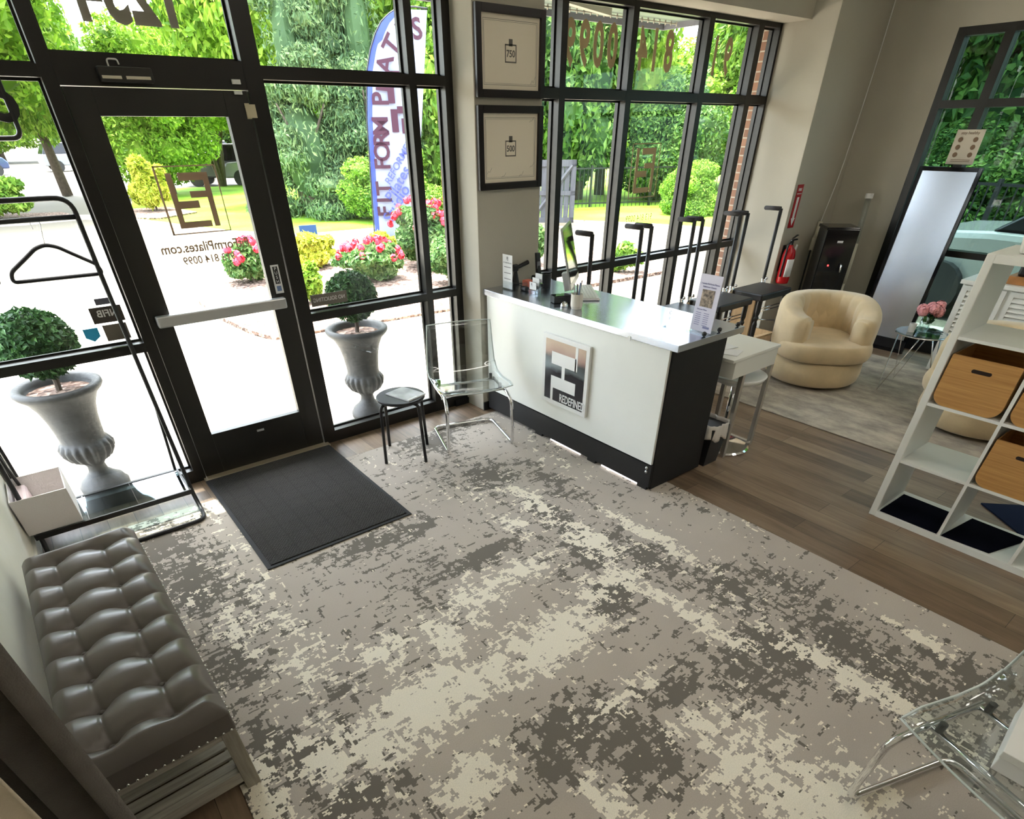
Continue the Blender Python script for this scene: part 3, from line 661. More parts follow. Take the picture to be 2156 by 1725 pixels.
lean = (Vector((0, 0, 1))-Vector((-.42, .56, 0))*.55); lean = Vector((-.14, .18, .97)).normalized()
# screen panel: width along V (towards window), height along lean
V = Vector((.77, .64, 0)).normalized(); Hn = V.cross(lean).normalized()
c0 = Vector((3.50, -.905, CZ+.285))
panel = obb(c0, V*.235, Hn*.006, lean*.185)
pp = build('screen_panel', panel, SILVER, im, bevel=.003)
build('display', obb(c0+Hn*.0072+lean*.012, V*.222, Hn*.001, lean*.158), BLACKG, pp)
build('neck', obb(c0-lean*.16-Hn*.04, V*.03, Hn*.035, lean*.06), SILVER, im, bevel=.004)
build('foot', obb(Vector((3.53, -.88, CZ+.005)), V*.09, Vector((-V.y, V.x, 0))*.075, ZZ*.004), SILVER, im, bevel=.002)
kb = thing('keyboard', 'white computer keyboard tilted beside the pencil cup', 'keyboard', (3.72, -.88, CZ))
ka = Vector((3.59, -1.055, CZ)); kbv = (Vector((3.86, -.70, CZ))-ka); kl = kbv.length; ku = kbv.normalized(); kn = Vector((ku.y, -ku.x, 0))
kbody = obb(ka+ku*kl/2+Vector((0, 0, .008)), ku*kl/2, kn*.06, ZZ*.006); build('case', kbody, SILVER, kb, bevel=.003)
km = MB()
for i in range(14):
    for j in range(5):
        q = obb(ka+ku*(kl*(i+.5)/14)+kn*(-.046+.023*j)+Vector((0, 0, .0155)), ku*kl/33, kn*.0095, ZZ*.0025); km.add(q.v, q.f)
build('keys', km, WHITEP, kb)
tr = thing('card_reader', 'low black tray box with silver pieces beside the white pen cup', 'tray', (3.41, -.93, CZ))
build('case', obb((3.42, -.95, CZ+.024), Vector((.085, -.03, 0)), Vector((.012, .034, 0)), ZZ*.022), BLACKP, tr, bevel=.003)
build('lid', obb((3.42, -.95, CZ+.048), Vector((.082, -.029, 0)), Vector((.011, .032, 0)), ZZ*.002), BLACKG, tr)
sp_ = build('desk_bell', MB().lathe([(.028, CZ+.001), (.028, CZ+.008), (.022, CZ+.022), (.006, CZ+.032)], 18, 3.335, -1.045), CHROME, smooth=True); setp(sp_, 'small silver dome gadget in front of the black tray box', 'gadget')
cp = thing('pen_cup', 'white ceramic cup holding pens on the counter', 'cup', (3.355, -1.145, CZ))
build('cup', MB().lathe([(.034, CZ+.001), (.041, CZ+.02), (.041, CZ+.095), (.037, CZ+.095), (.036, CZ+.02)], 24, 3.355, -1.145), mat('white_ceramic', (.70, .66, .58), .35), cp, smooth=False)
for i, (a, b_, cc) in enumerate([(.01, .012, BLACKP), (-.012, .008, SILVER), (.002, -.012, mat('blue_ink', (.1, .15, .4), .5)), (.018, -.004, SILVER)]):
    pn_ = build('pen', MB().tube([(3.355+a*.5, -1.145+b_*.5, CZ+.02), (3.355+a*1.7, -1.145+b_*1.7, CZ+.15+.008*i)], .004, 8), cc); setp(pn_, ['black pen sticking out of the white pen cup', 'silver pen at the left of the white pen cup', 'blue pen in the white pen cup', 'silver pen at the right of the white pen cup'][i], 'pen', 'pens in the white cup')
fl = thing('flyer_stand', 'tall upright promotional flyer in a clear stand at the counter end', 'flyer stand', (3.55, -2.02, CZ))
build('base', B(3.49, 3.60, -2.095, -1.945, CZ+.001, CZ+.005), ACRYL, fl)
flp = MB().hexa([(3.535, -2.093, CZ+.006), (3.539, -2.093, CZ+.006), (3.539, -1.947, CZ+.006), (3.535, -1.947, CZ+.006)], [(3.552, -2.093, CZ+.31), (3.556, -2.093, CZ+.31), (3.556, -1.947, CZ+.31), (3.552, -1.947, CZ+.31)])
flyer = build('flyer', flp, mat('lilac_paper', (.66, .64, .76), .5), fl)
tx = lambda z: 3.535+.017*(z/.31)-.0012
mb = MB()
mb.text('2 weeks Fit Form Pilates', .0125, (tx(.26), -2.02, CZ+.262), -YY, ZZ, .0004, .01).text('Reformer Classes', .0125, (tx(.245), -2.02, CZ+.246), -YY, ZZ, .0004, .01).text('Reformer Pilates', .010, (tx(.13), -2.0, CZ+.125), -YY, ZZ, .0004, .02)
for i in range(7): mb.box(tx(.10-.01*i), tx(.10-.01*i)+.001, -2.0, -1.965, CZ+.105-.011*i, CZ+.108-.011*i); mb.box(tx(.10-.01*i), tx(.10-.01*i)+.001, -2.055, -2.02, CZ+.105-.011*i, CZ+.108-.011*i)
mb.box(tx(.03), tx(.03)+.001, -2.075, -2.03, CZ+.025, CZ+.037)
build('print', mb, mat('violet_print', (.22, .22, .40), .7), flyer)
ip = MB().hexa([(tx(.14)-.0006, -2.062, CZ+.14), (tx(.14)+.0004, -2.062, CZ+.14), (tx(.14)+.0004, -1.978, CZ+.14), (tx(.14)-.0006, -1.978, CZ+.14)], [(tx(.225)-.0006, -2.062, CZ+.232), (tx(.225)+.0004, -2.062, CZ+.232), (tx(.225)+.0004, -1.978, CZ+.232), (tx(.225)-.0006, -1.978, CZ+.232)])
build('picture', ip, mat('flyer_picture', (.26, .20, .15), .6, vary=.9, vscale=60), flyer)
ds = thing('menu_sign', 'small clear tabletop sign with grey print left of the tall flyer', 'sign', (3.48, -1.83, CZ))
build('stand', B(3.475, 3.479, -1.87, -1.80, CZ+.001, CZ+.11).box(3.46, 3.50, -1.87, -1.80, CZ+.001, CZ+.004), ACRYL, ds)
build('print', MB().text('G', .03, (3.4742, -1.835, CZ+.085), -YY, ZZ, .0003, 0).text('F', .03, (3.4742, -1.835, CZ+.05), -YY, ZZ, .0003, 0), mat('grey_print', (.12, .12, .13), .7), ds)
for i, (kx, ky) in enumerate([(3.482, -2.088), (3.625, -2.092), (3.81, -2.094)]):
    kn_ = build('black_knob', MB().sphere((kx, ky, CZ+.014), .014, 14, 10), BLACKG, smooth=True, loc=(kx, ky, CZ)); setp(kn_, ['black round knob nearest the front corner of the counter', 'black round knob in the middle of the counter end', 'black round knob at the staff-side corner of the counter'][i], 'knob', 'knobs along the counter end')

# ------------------------------------------------------------------ framed certificates
def certificate(z0, z1, num, label, marks):
    x0, x1 = 3.209, 3.775; y = -.2415
    t = thing('framed_certificate', label, 'picture frame', (3.49, y, z0), 0, 'framed certificates on the column')
    f = MB(); w_ = .042
    f.box(x0, x0+w_, y-.03, y, z0, z1).box(x1-w_, x1, y-.03, y, z0, z1).box(x0+w_, x1-w_, y-.03, y, z0, z0+w_).box(x0+w_, x1-w_, y-.03, y, z1-w_, z1)
    build('frame', f, mat('espresso_frame', (.007, .003, .003), .3), t, bevel=.003)
    sh = build('sheet', B(x0+w_, x1-w_, y-.012, y-.001, z0+w_, z1-w_), mat('ivory_paper', (.84, .76, .62), .75), t)
    p = MB(); yy = y-.0128; cx = (x0+x1)/2; cz = (z0+z1)/2
    def rect(a, b, c, d, th):
        p.box(a, b, yy, yy+.0006, c, c+th).box(a, b, yy, yy+.0006, d-th, d).box(a, a+th, yy, yy+.0006, c, d).box(b-th, b, yy, yy+.0006, c, d)
    rect(x0+.062, x1-.062, z0+.065, z1-.065, .0018); rect(x0+.07, x1-.07, z0+.073, z1-.073, .001)
    rect(cx-.047, cx+.047, cz-.045, cz+.045, .0065); p.box(cx-.015, cx+.015, yy, yy+.0006, cz+.035, cz+.07)
    p.text(num, .048, (cx, yy, cz-.002), XX, ZZ, .0004, .02)
    for (a, b, an) in marks:
        q = fillet([(x0+a, yy, z0+b), (x0+a+.012, yy, z0+b+.012+an), (x0+a+.022, yy, z0+b+.006), (x0+a+.04, yy, z0+b+.03+an)], .006, 3); p.tube(q, .0007, 4)
    build('print', p, mat('cert_print', (.14, .13, .11), .7), sh)
certificate(2.126, 2.572, '750', 'upper dark-framed certificate marked 750 on the column', [(.455, .075, .01)])
certificate(1.617, 2.088, '500', 'lower dark-framed certificate marked 500 on the column', [(.075, .095, .005), (.36, .07, 0), (.20, .07, -.003), (.46, .12, .0), (.45, .38, .0)])

# ------------------------------------------------------------------ clear chairs
def tobias(loc, rz, label):
    t = thing('clear_chair', label, 'chair', loc, rz, 'clear acrylic cantilever chairs')
    W_ = .27
    prof = [(-.25, .445), (-.235, .452), (-.12, .440), (.02, .428), (.13, .437), (.175, .47), (.20, .54), (.215, .64), (.225, .74), (.232, .82)]
    pf = fillet([(0, a, b) for a, b in prof], .03, 3)
    n = len(pf)
    def fn(u, v):
        p = pf[min(n-1, int(round(u*(n-1))))]; s = v*2-1; back = max(0, (p.z-.47)/.35)
        wid = W_*(1-.10*back) * (1 if p.y > -.2 else .96)
        return (s*wid, p.y - .03*back*(s*s) , p.z + (.025*s*s*(1-back) if p.z < .5 else 0))
    build('seat_shell', MB().surf(fn, n, 13), ACRYL, t, smooth=True, world=False, solid=.007)
    rim = [fn(i/(n-1), 0) for i in range(n)]+[fn(1, j/12) for j in range(1, 12)]+[fn(i/(n-1), 1) for i in range(n-1, -1, -1)]+[fn(0, j/12) for j in range(11, 0, -1)]
    build('shell_rim', MB().tube(rim, .0042, 6, True), mat('acrylic_edge', (.62, .68, .66), .15, 0, .8), t, smooth=True, world=False)
    r = .0125; X = .235
    path = [(X, .12, .405), (X, -.18, .405), (X+.01, -.262, .36), (X+.02, -.262, .016), (X+.01, .24, .016), (-X-.01, .24, .016), (-X-.02, -.262, .016), (-X-.01, -.262, .36), (-X, -.18, .405), (-X, .12, .405)]
    pp_ = fillet(path, .06, 6)
    build('frame', MB().tube(pp_, r, 12), CHROME, t, smooth=True, world=False)
    build('seat_rail', MB().tube([(-X, -.12, .405), (X, -.12, .405)], .011, 10).tube([(-X, .10, .405), (X, .10, .405)], .011, 10), CHROME, t, smooth=True, world=False)
    for sx in (-1, 1):
        for yy_ in (-.12, .10): build('fixing_screw', MB().tube([(sx*(X-.03), yy_, .412), (sx*(X-.03), yy_, .45)], .012, 10), BLACKP, t, world=False)
    return t
tob = tobias((2.80, -.62, .0085), math.radians(-18.4), 'clear acrylic chair with chrome frame standing by the window beside the reception desk')
dup(tob, (2.27, -4.27, .0085), math.radians(-108), 'clear acrylic chair with chrome frame in the near right corner holding a white box')
bx = thing('white_carton', 'white flat carton on the seat of the near clear chair', 'box', (2.30, -4.31, .462), math.radians(4))
build('carton', MB().box(-.14, .14, -.14, .14, .0, .075), PAPER, bx, world=False, bevel=.002)
build('lid', MB().box(-.143, .143, -.143, .143, .055, .082), WHITEP, bx, world=False, bevel=.002)

# small black stool with magazine
st = thing('side_stool', 'small round black four-legged side stool between the door and the clear chair', 'stool', (2.25, -.56, .0085), math.radians(-20))
build('seat', MB().lathe([(.02, .435), (.165, .435), (.172, .442), (.172, .452), (.165, .457), (.02, .457)], 40), BLACK, st, world=False, smooth=False)
for k in range(4):
    a = k*PI/2+.55; ca, sa = math.cos(a), math.sin(a)
    build('leg', MB().tube(fillet([(ca*.05, sa*.05, .425), (ca*.185, sa*.185, .43), (ca*.205, sa*.205, 0)], .035), .0115, 10), BLACK, st, world=False, smooth=True)
mg = thing('magazine', 'glossy magazine lying on the round black stool', 'magazine', (2.285, -.575, .466), math.radians(15))
build('pages', MB().box(-.085, .085, -.115, .115, 0, .006), PAPER, mg, world=False)
build('cover', MB().box(-.085, .085, -.115, .115, .006, .0075), mat('grey_cover', (.50, .49, .54), .25, vary=.4, vscale=6), mg, world=False)
build('title', MB().box(-.075, .01, -.108, -.092, .0075, .0082), PAPER, mg, world=False)

# ------------------------------------------------------------------ tufted bench
bn = thing('tufted_bench', 'grey tufted leather bench with nailhead trim along the left wall', 'bench', (.22, -1.87, .0), math.radians(1.6))
BX, BYY = .225, .70
rows = [-.60+ i*(1.19/7) for i in range(8)][::-1]; colsx = [-.10, .085]
def seat_fn(u, v):
    x = -BX+2*BX*u; y = -BYY+2*BYY*v
    ed = min(x+BX, BX-x, y+BYY, BYY-y); z = .455
    e_ = max(0, 1-ed/.05); z -= .035*e_**2.2
    puff = 0
    d = 9; 
    for by in rows:
        for bx_ in colsx:
            d = min(d, math.hypot((x-bx_), (y-by)))
    z -= .040*math.exp(-(d/.032)**1.25)
    # seams
    s1 = min(abs(x-c_) for c_ in colsx) if min(rows)-.02 < y < max(rows)+.02 else 9
    sag = .022*(math.cos(PI*min(1, max(-1, x/BX)))); 
    cy_ = [by+.0+.03*math.cos((x-colsx[0])/(colsx[1]-colsx[0])*PI-PI/2)*0 for by in rows]
    s2 = min(abs(y-(by+.018*math.sin(PI*max(0, min(1, (x-colsx[0])/(colsx[1]-colsx[0])))))) for by in rows)
    fade = max(0, min(1, ed/.05))
    z -= .006*math.exp(-(s1/.008)**2) + .009*math.exp(-(s2/.009)**2)*fade
    z += .022*math.sin(min(1, s2/.085)*PI/2)*fade*(.55+.45*math.sin(min(1, s1/.09)*PI/2) if s1 < 9 else 1)
    return (x, y, z)
build('seat_cushion', MB().surf(seat_fn, 90, 260), LEATHER, bn, smooth=True, world=False)
sk = MB()
ring = [(-BX, -BYY), (BX, -BYY), (BX, BYY), (-BX, BYY)]
sk.prism(ring, .335, .422, 'z'); build('seat_side', sk, LEATHER, bn, world=False, bevel=.006)
nh = MB()
i = 0
for k in range(17): nh.sphere((-BX+.015+k*.0262, -BYY-.002, .345), .0055, 8, 5)
for k in range(50): nh.sphere((BX+.002, -BYY+.02+k*.0277, .345), .0055, 8, 5)
build('nailhead_trim', nh, mat('nickel_nails', (.7, .7, .68), .2, 1.0), bn, world=False, smooth=True)
for by in rows:
    for bx_ in colsx: build('button', MB().sphere((bx_, by, .424), .009, 10, 6, (1, 1, .5)), LEATHER, bn, world=False, smooth=True)
for sx in (-1, 1):
    for sy in (-1, 1):
        cx_, cy_ = sx*(BX-.028), sy*(BYY-.028)
        build('leg', MB().box(cx_-.025, cx_+.025, cy_-.025, cy_+.025, .009, .335), GREYWOODY, bn, world=False, bevel=.002)
build('apron', MB().box(-BX+.05, BX-.05, -BYY+.008, -BYY+.028, .305, .335).box(-BX+.05, BX-.05, BYY-.028, BYY-.008, .305, .335).box(-BX+.01, -BX+.03, -BYY+.05, BYY-.05, .305, .335).box(BX-.03, BX-.01, -BYY+.05, BYY-.05, .305, .335), GREYWOOD, bn, world=False)
build('shelf_rail', MB().box(-BX+.05, BX-.05, -BYY+.005, -BYY+.03, .06, .115).box(-BX+.05, BX-.05, BYY-.03, BYY-.005, .06, .115).box(BX-.03, BX-.008, -BYY+.05, BYY-.05, .06, .115).box(-BX+.008, -BX+.03, -BYY+.05, BYY-.05, .06, .115), GREYWOOD, bn, world=False)
for k in range(24):
    y0 = -BYY+.034+k*.0562
    build('shelf_slat', MB().box(-BX+.03, BX-.03, y0, y0+.040, .100, .114), GREYWOOD, bn, world=False, bevel=.002)

# ------------------------------------------------------------------ garment rack, hanger, boxes
gr = thing('garment_rack', 'slim black metal garment rack by the left front window', 'garment rack', (.4, -.25, 0))
def rack_side(sx):
    X = .80 if sx > 0 else -.02
    P = [(X-.0, -.03, 1.62), (X, -.055, 1.50), (X, -.26, .28), (X, -.36, .06)]
    return P
main = fillet([(-.02, -.55, .0125), (-.02, -.42, .02), (-.02, -.34, .10), (-.02, -.07, 1.3), (-.02, -.05, 1.70), (.80, -.05, 1.70), (.80, -.07, 1.3), (.80, -.34, .10), (.805, -.42, .02), (.795, -.56, .0195), (.0, -.56, .0195)], .075, 6)
build('frame', MB().tube(main, .0125, 10), BLACK, gr, smooth=True)
build('hanging_rail', MB().tube([(-.02, -.052, 1.615), (.80, -.052, 1.615)], .012, 10), BLACK, gr, smooth=True)
build('rear_leg', MB().tube([(.80, -.165, .62), (.778, -.045, .155)], .009, 8), BLACK, gr, smooth=True)
build('rear_leg', MB().tube([(-.02, -.165, .62), (-.0, -.045, .155)], .009, 8), BLACK, gr, smooth=True)
ty = build('shelf_tray', MB().box(-.03, .785, -.375, -.04, .138, .145), TABLEGLASS, gr)
fr_ = MB().box(-.04, .795, -.385, -.373, .12, .150).box(-.04, .795, -.042, -.032, .138, .148).box(.783, .795, -.375, -.04, .138, .148)
build('tray_edge', fr_, BLACK, ty)
build('tray_divider', MB().box(.495, .499, -.373, -.042, .146, .149).box(.232, .236, -.373, -.042, .146, .149), CHROME, ty)
def hanger(loc, rz, label):
    t = thing('coat_hanger', label, 'hanger', loc, rz, 'black velvet hangers')
    build('hook', MB().tube(fillet([(-.02, 0, -.02), (-.022, 0, .012), (.0, 0, .028), (.022, 0, .010), (.012, 0, -.03), (0, 0, -.095)], .02, 5), .002, 6), CHROME, t, world=False, smooth=True)
    build('body', MB().tube(fillet([(0, 0, -.09), (.05, 0, -.105), (.085, 0, -.13), (.19, 0, -.20), (.20, 0, -.245), (-.20, 0, -.245), (-.19, 0, -.20), (-.085, 0, -.13), (-.05, 0, -.105)], .03, 5, True), .0095, 8, True), mat('black_velvet', (.010, .009, .012), .9, sheen=.3), t, world=False, smooth=True)
    return t
hg = hanger((.612, -.052, 1.595), math.radians(-4), 'black velvet coat hanger hanging nearest the door on the rack')
dup(hg, (.16, -.052, 1.595), math.radians(6), 'black velvet coat hanger hanging at the far left end of the rack')
# black bracket on the glass top-left
hb = thing('open_sign', 'black outlined rounded sign hanging in the upper left window', 'sign', (.55, .05, 2.0))
build('frame', MB().tube(fillet([(.30, .05, 2.24), (.715, .05, 2.24), (.715, .05, 1.94), (.30, .05, 1.94)], .04, 5, True), .011, 8, True), BLACKP, hb, smooth=True)
build('lettering', MB().text('open', .24, (.51, .05, 2.08), XX, ZZ, .008, .03, True), BLACKP, hb)
# white fabric box(es)
def fabric_box(name, label, x0, x1, y0, y1, z0, z1, t=.006, m=None):
    q = thing(name, label, 'storage box', ((x0+x1)/2, (y0+y1)/2, z0))
    mb = MB()
    mb.box(x0, x1, y0, y0+t, z0, z1).box(x0, x1, y1-t, y1, z0, z1).box(x0, x0+t, y0+t, y1-t, z0, z1).box(x1-t, x1, y0+t, y1-t, z0, z1).box(x0+t, x1-t, y0+t, y1-t, z0, z0+t)
    build('bin', mb, m or mat('white_felt', (.74, .70, .69), .9, bump=.3, bscale=150), q, bevel=.003)
    return q
fb = fabric_box('storage_box', 'white fabric storage box on the rack tray by the left window', -.06, .205, -.37, -.045, .151, .37)
build('cloth', MB().box(-.045, .02, -.33, -.08, .16, .34), mat('pink_white_cloth', (.72, .58, .58), .9), fb, bevel=.02)
cbx = build('cable', MB().tube(fillet([(-.04, -1.10, .30), (-.04, -1.07, .12), (.0, -1.0, .02), (.05, -.94, .012), (.02, -.90, .012), (-.03, -.80, .012)], .05), .004, 6), BLACKP); setp(cbx, 'black cable coiled on the floor behind the bench end', 'cable')

# ------------------------------------------------------------------ curtains (bottom left)
def curtain(name, label, x0, x1, y0, y1, m, folds, amp, z1=3.3, ph=0.):
    def fn(u, v):
        z = .02+(z1-.02)*v
        s = u; tx_ = x0+(x1-x0)*s; ty_ = y0+(y1-y0)*s
        dx, dy = (y1-y0), -(x1-x0); L = math.hypot(dx, dy); dx /= L; dy /= L
        f = amp*math.sin(2*PI*folds*s+ph)+amp*.3*math.sin(2*PI*folds*2.3*s+ph*2+v*2)
        return (tx_+dx*f, ty_+dy*f, z)
    o = build(name, MB().surf(fn, 80, 14), m, smooth=True, solid=.004, loc=((x0+x1)/2, (y0+y1)/2, 0)); setp(o, label, 'curtain'); return o
curtain('curtain', 'charcoal curtain hanging beside the near end of the bench', -.055, .215, -2.74, -2.98, CURT, 2.4, .03)
curtain('curtain', 'taupe curtain in the near left corner in front of the charcoal one', -.055, .155, -3.05, -3.25, CURT2, 1.6, .028, ph=1.0)

# ------------------------------------------------------------------ cube shelf
SX0, SX1, SY = 4.124, 4.514, -3.102
sh = thing('cube_shelf', 'white open cube bookcase at the right edge of the lobby', 'shelf', (4.32, SY-.735, 0))
H_ = 1.47; to, ti = .038, .016; cell = (H_-2*to-3*ti)/4
build('side_panel', B(SX0, SX1, SY-to, SY, 0, H_), WHITE, sh, bevel=.004)
build('side_panel', B(SX0, SX1, SY-H_, SY-H_+to, 0, H_), WHITE, sh, bevel=.004)
build('top_board', B(SX0, SX1, SY-H_+to, SY-to, H_-to, H_), WHITE, sh)
build('bottom_board', B(SX0, SX1, SY-H_+to, SY-to, 0, to), WHITE, sh)
zr = [to+cell*k+ti*(k-1) for k in range(1, 4)]
yd = [to+cell*k+ti*(k-1) for k in range(1, 4)]
for z in zr: build('shelf_board', B(SX0+.002, SX1-.002, SY-H_+to, SY-to, z, z+ti), WHITE, sh)
for y in yd:
    for k in range(4):
        za = to if k == 0 else zr[k-1]+ti; zb2 = H_-to if k == 3 else zr[k]
        build('divider', B(SX0+.002, SX1-.002, SY-y-ti, SY-y, za, zb2), WHITE, sh)
def crate(y1, z0, label):
    """bamboo crate whose left side is at y1"""
    t = thing('bamboo_crate', label, 'crate', (SX0+.19, y1-.155, z0+.001), 0, 'bamboo crates in the cube shelf')
    w_, h_ = .315, .265; r_ = .06
    pts = []
    for (cx_, cz_, a0) in ((r_, r_, PI), (w_-r_, r_, 1.5*PI)):
        for k in range(7): a = a0+PI/2*k/6; pts.append((cx_+r_*math.cos(a), cz_+r_*math.sin(a)))
    pts += [(w_-.004, h_), (.004, h_)]
    P = [(-a+w_/2, b) for a, b in pts]
    def face(x0, x1, slot=True):
        mb = MB()
        mb.prism(P, x0, x1, 'x'); return mb
    build('end_board', face(-.185, -.173), BAMBOO, t, world=False)
    build('end_board', face(.160, .172), BAMBOO, t, world=False)
    wall = MB(); n = len(pts)-2
    seq = [P[-1]]+P[:-1]; seq = P[:len(pts)]
    outer = [P[-1]]+P[0:14]+[P[14]]
    inn = [(a*.965, max(.006, b+.006 if b < .2 else b)) for a, b in outer]
    vs = []; 
    for x in (-.173, .160):
        for a, b in outer: vs.append((x, a, b))
        for a, b in inn: vs.append((x, a, b))
    k = len(outer); fs = []
    for i in range(k-1):
        fs += [(i, i+1, 2*k+i+1, 2*k+i), (k+i, 3*k+i, 3*k+i+1, k+i+1)]
    fs += [(0, 2*k, 3*k, k), (k-1, 2*k-1, 4*k-1, 3*k-1)]
    wall.add(vs, fs); build('wall_panel', wall, BAMBOO, t, world=False)
    s = MB(); 
    cap = [(.045*math.cos(a)*.22+(.035 if math.cos(a) > 0 else -.035), .205+.0095*math.sin(a)) for a in [2*PI*i/16 for i in range(16)]]
    s.prism(cap, -.1862, -.184, 'x'); build('handle_slot', s, mat('slot_dark', (.02, .01, .006), .9), t, world=False)
    return t
cr = crate(SY-to-.010, zr[1]+ti, 'bamboo crate in the leftmost column, second row from the top')
def crate_at(col, row, label):
    y1 = SY-(to if col == 0 else yd[col-1]+ti)-.010; z0 = (to if row == 0 else zr[row-1]+ti)
    return dup(cr, (SX0+.19, y1-.155, z0+.001), None, label)
crate_at(1, 2, 'bamboo crate cut by the right edge, second row from the top')
crate_at(1, 1, 'bamboo crate in the second column, third row from the top')
for i, (col, rot, lab) in enumerate([(0, 0, 'navy felt mat in the bottom left cell of the cube shelf'), (1, .35, 'navy felt mat lying askew in the second bottom cell of the cube shelf')]):
    yc = SY-(to if col == 0 else yd[col-1]+ti)-cell/2
    o = thing('felt_mat', lab, 'mat', (4.29, yc, to+.001), rot*0.0, 'navy mats in the shelf')
    if col == 0: m_ = MB().prism([(SX0+.012, SY-to-.012), (SX1-.06, SY-to-.02), (SX1-.07, SY-to-cell+.01), (SX0+.012, SY-to-cell+.006)], to+.001, to+.008)
    else: m_ = MB().prism([(SX0+.012, SY-yd[0]-ti-.004), (SX1-.04, SY-yd[0]-ti-.05), (SX1-.05, SY-yd[0]-ti-cell+.004), (SX0+.03, SY-yd[0]-ti-.24)], to+.001, to+.008)
    build('felt', m_, NAVY, o)
tb = thing('white_bin', 'white plastic bin with a violet label on top of the cube shelf', 'bin', (4.32, -3.33, 1.471))
build('bin', MB().hexa([(4.20, -3.50, 1.471), (4.45, -3.50, 1.471), (4.45, -3.20, 1.471), (4.20, -3.20, 1.471)], [(4.18, -3.53, 1.66), (4.47, -3.53, 1.66), (4.47, -3.17, 1.66), (4.18, -3.17, 1.66)]), WHITEP, tb, bevel=.012)
build('label_strip', MB().box(4.178, 4.183, -3.42, -3.27, 1.60, 1.63), mat('violet_label', (.32, .30, .55), .5), tb)
o = build('exercise_mat', MB().prism([(4.80, -3.50), (5.25, -3.95), (4.95, -4.4), (4.56, -3.80)], .001, .010), mat('navy_mat', (.012, .02, .05), .9, spec=.1)); setp(o, 'dark blue exercise mat on the floor behind the cube shelf', 'mat')

# ------------------------------------------------------------------ tub chairs
def tub_chair(loc, rz, label):
    t = thing('tub_chair', label, 'armchair', loc, rz, 'beige tub chairs')
    build('plinth', MB().lathe([(.30, .0), (.30, .03)], 40), BLACKP, t, world=False)
    build('base', MB().lathe([(.02, .03), (.385, .03), (.405, .05), (.415, .12), (.405, .235), (.38, .25), (.02, .25)], 56), UPHOL, t, world=False, smooth=True)
    def cush(u, v):
        a = 2*PI*u; q = v
        if q < .5: r = q/.5; z = .40+.018*(1-r**4) ; 
        if q < .5: rad = .375*r
        else:
            b = (q-.5)/.5*PI; rad = .375+.035*math.sin(b); z = .325+.075*math.cos(b)
        sq = 1+.10*abs(math.sin(2*a))**2
        return (rad*sq*math.cos(a)*1.0, rad*sq*math.sin(a)*.98-.03, z)
    build('seat_cushion', MB().surf(cush, 56, 17, True, False), UPHOL, t, world=False, smooth=True)
    # horseshoe back and arms, opening to -y
    A0, A1 = math.radians(-52), math.radians(232)
    def horse(u, v):
        a = A0+(A1-A0)*u; e_ = min(u, 1-u)
        rise = .5-.5*math.cos(PI*min(1, e_/.30)); top = .60+.12*rise; bot = .24
        th = .095*(1-.35*max(0, 1-e_/.04)); b = 2*PI*v
        hz = (top-bot)/2; cz = (top+bot)/2
        sx_ = math.cos(b); sz_ = math.sin(b)
        px = math.copysign(abs(sx_)**.75, sx_); pz = math.copysign(abs(sz_)**.42, sz_)
        pleat = .010*abs(math.sin(u*PI*13))**.6 if .16 < u < .84 and sx_ < .4 else 0
        rad = .335+th*px*(1.0+.15*max(0, sz_)) + (-pleat if sx_ < 0 else pleat*.5)
        shrink = 1-.6*max(0, 1-e_/.025)
        return (rad*math.cos(a), rad*math.sin(a)*1.0, cz+hz*pz*(1 if shrink == 1 else .93))
    hb_ = MB().surf(horse, 120, 28, False, True)
    n = 28; o0 = 0
    hb_.f.append(tuple(range(0, n))); hb_.f.append(tuple(119*n+k for k in range(n-1, -1, -1)))
    build('back_and_arms', hb_, UPHOL, t, world=False, smooth=True)
    def inner(u, v):
        a = math.radians(10)+math.radians(160)*u; rr = .255-.02*math.sin(PI*v)+.008*abs(math.sin(u*PI*9))
        return (rr*math.cos(a), rr*math.sin(a), .40+.17*v)
    build('lumbar_pad', MB().surf(inner, 72, 8), UPHOL, t, world=False, smooth=True, solid=.03)
    return t
tc_ = tub_chair((6.14, -1.60, .0095), math.radians(-48), 'beige pleated tub armchair standing beside the glass side table')
dup(tc_, (6.12, -3.0, .0095), math.radians(-100), 'beige tub armchair half hidden behind the cube shelf')

# glass side table with vase
gt = thing('glass_side_table', 'round glass side table on chrome hairpin legs', 'side table', (6.53, -2.27, .0095))
build('table_top', MB().lathe([(.02, .490), (.198, .490), (.20, .494), (.20, .498), (.198, .50), (.02, .50)], 40), TABLEGLASS, gt, world=False)
build('rim', MB().tube([(.2*math.cos(2*PI*k/40), .2*math.sin(2*PI*k/40), .487) for k in range(40)], .005, 6, True), CHROME, gt, world=False, smooth=True)
for k in range(3):
    a = 2*PI*k/3+.6; b = a+.75; c2 = a-.75
    build('leg', MB().tube([(.17*math.cos(b), .17*math.sin(b), .485), (.24*math.cos(a), .24*math.sin(a), .006), (.17*math.cos(c2), .17*math.sin(c2), .485)], .0055, 8), CHROME, gt, world=False, smooth=True)
vz = thing('flower_vase', 'clear glass vase of pale pink hydrangeas on the glass side table', 'vase', (6.54, -2.26, .511))
build('vase', MB().lathe([(.035, 0), (.045, .05), (.04, .11), (.037, .11), (.034, .01)], 20), ACRYL, vz, world=False, smooth=True)
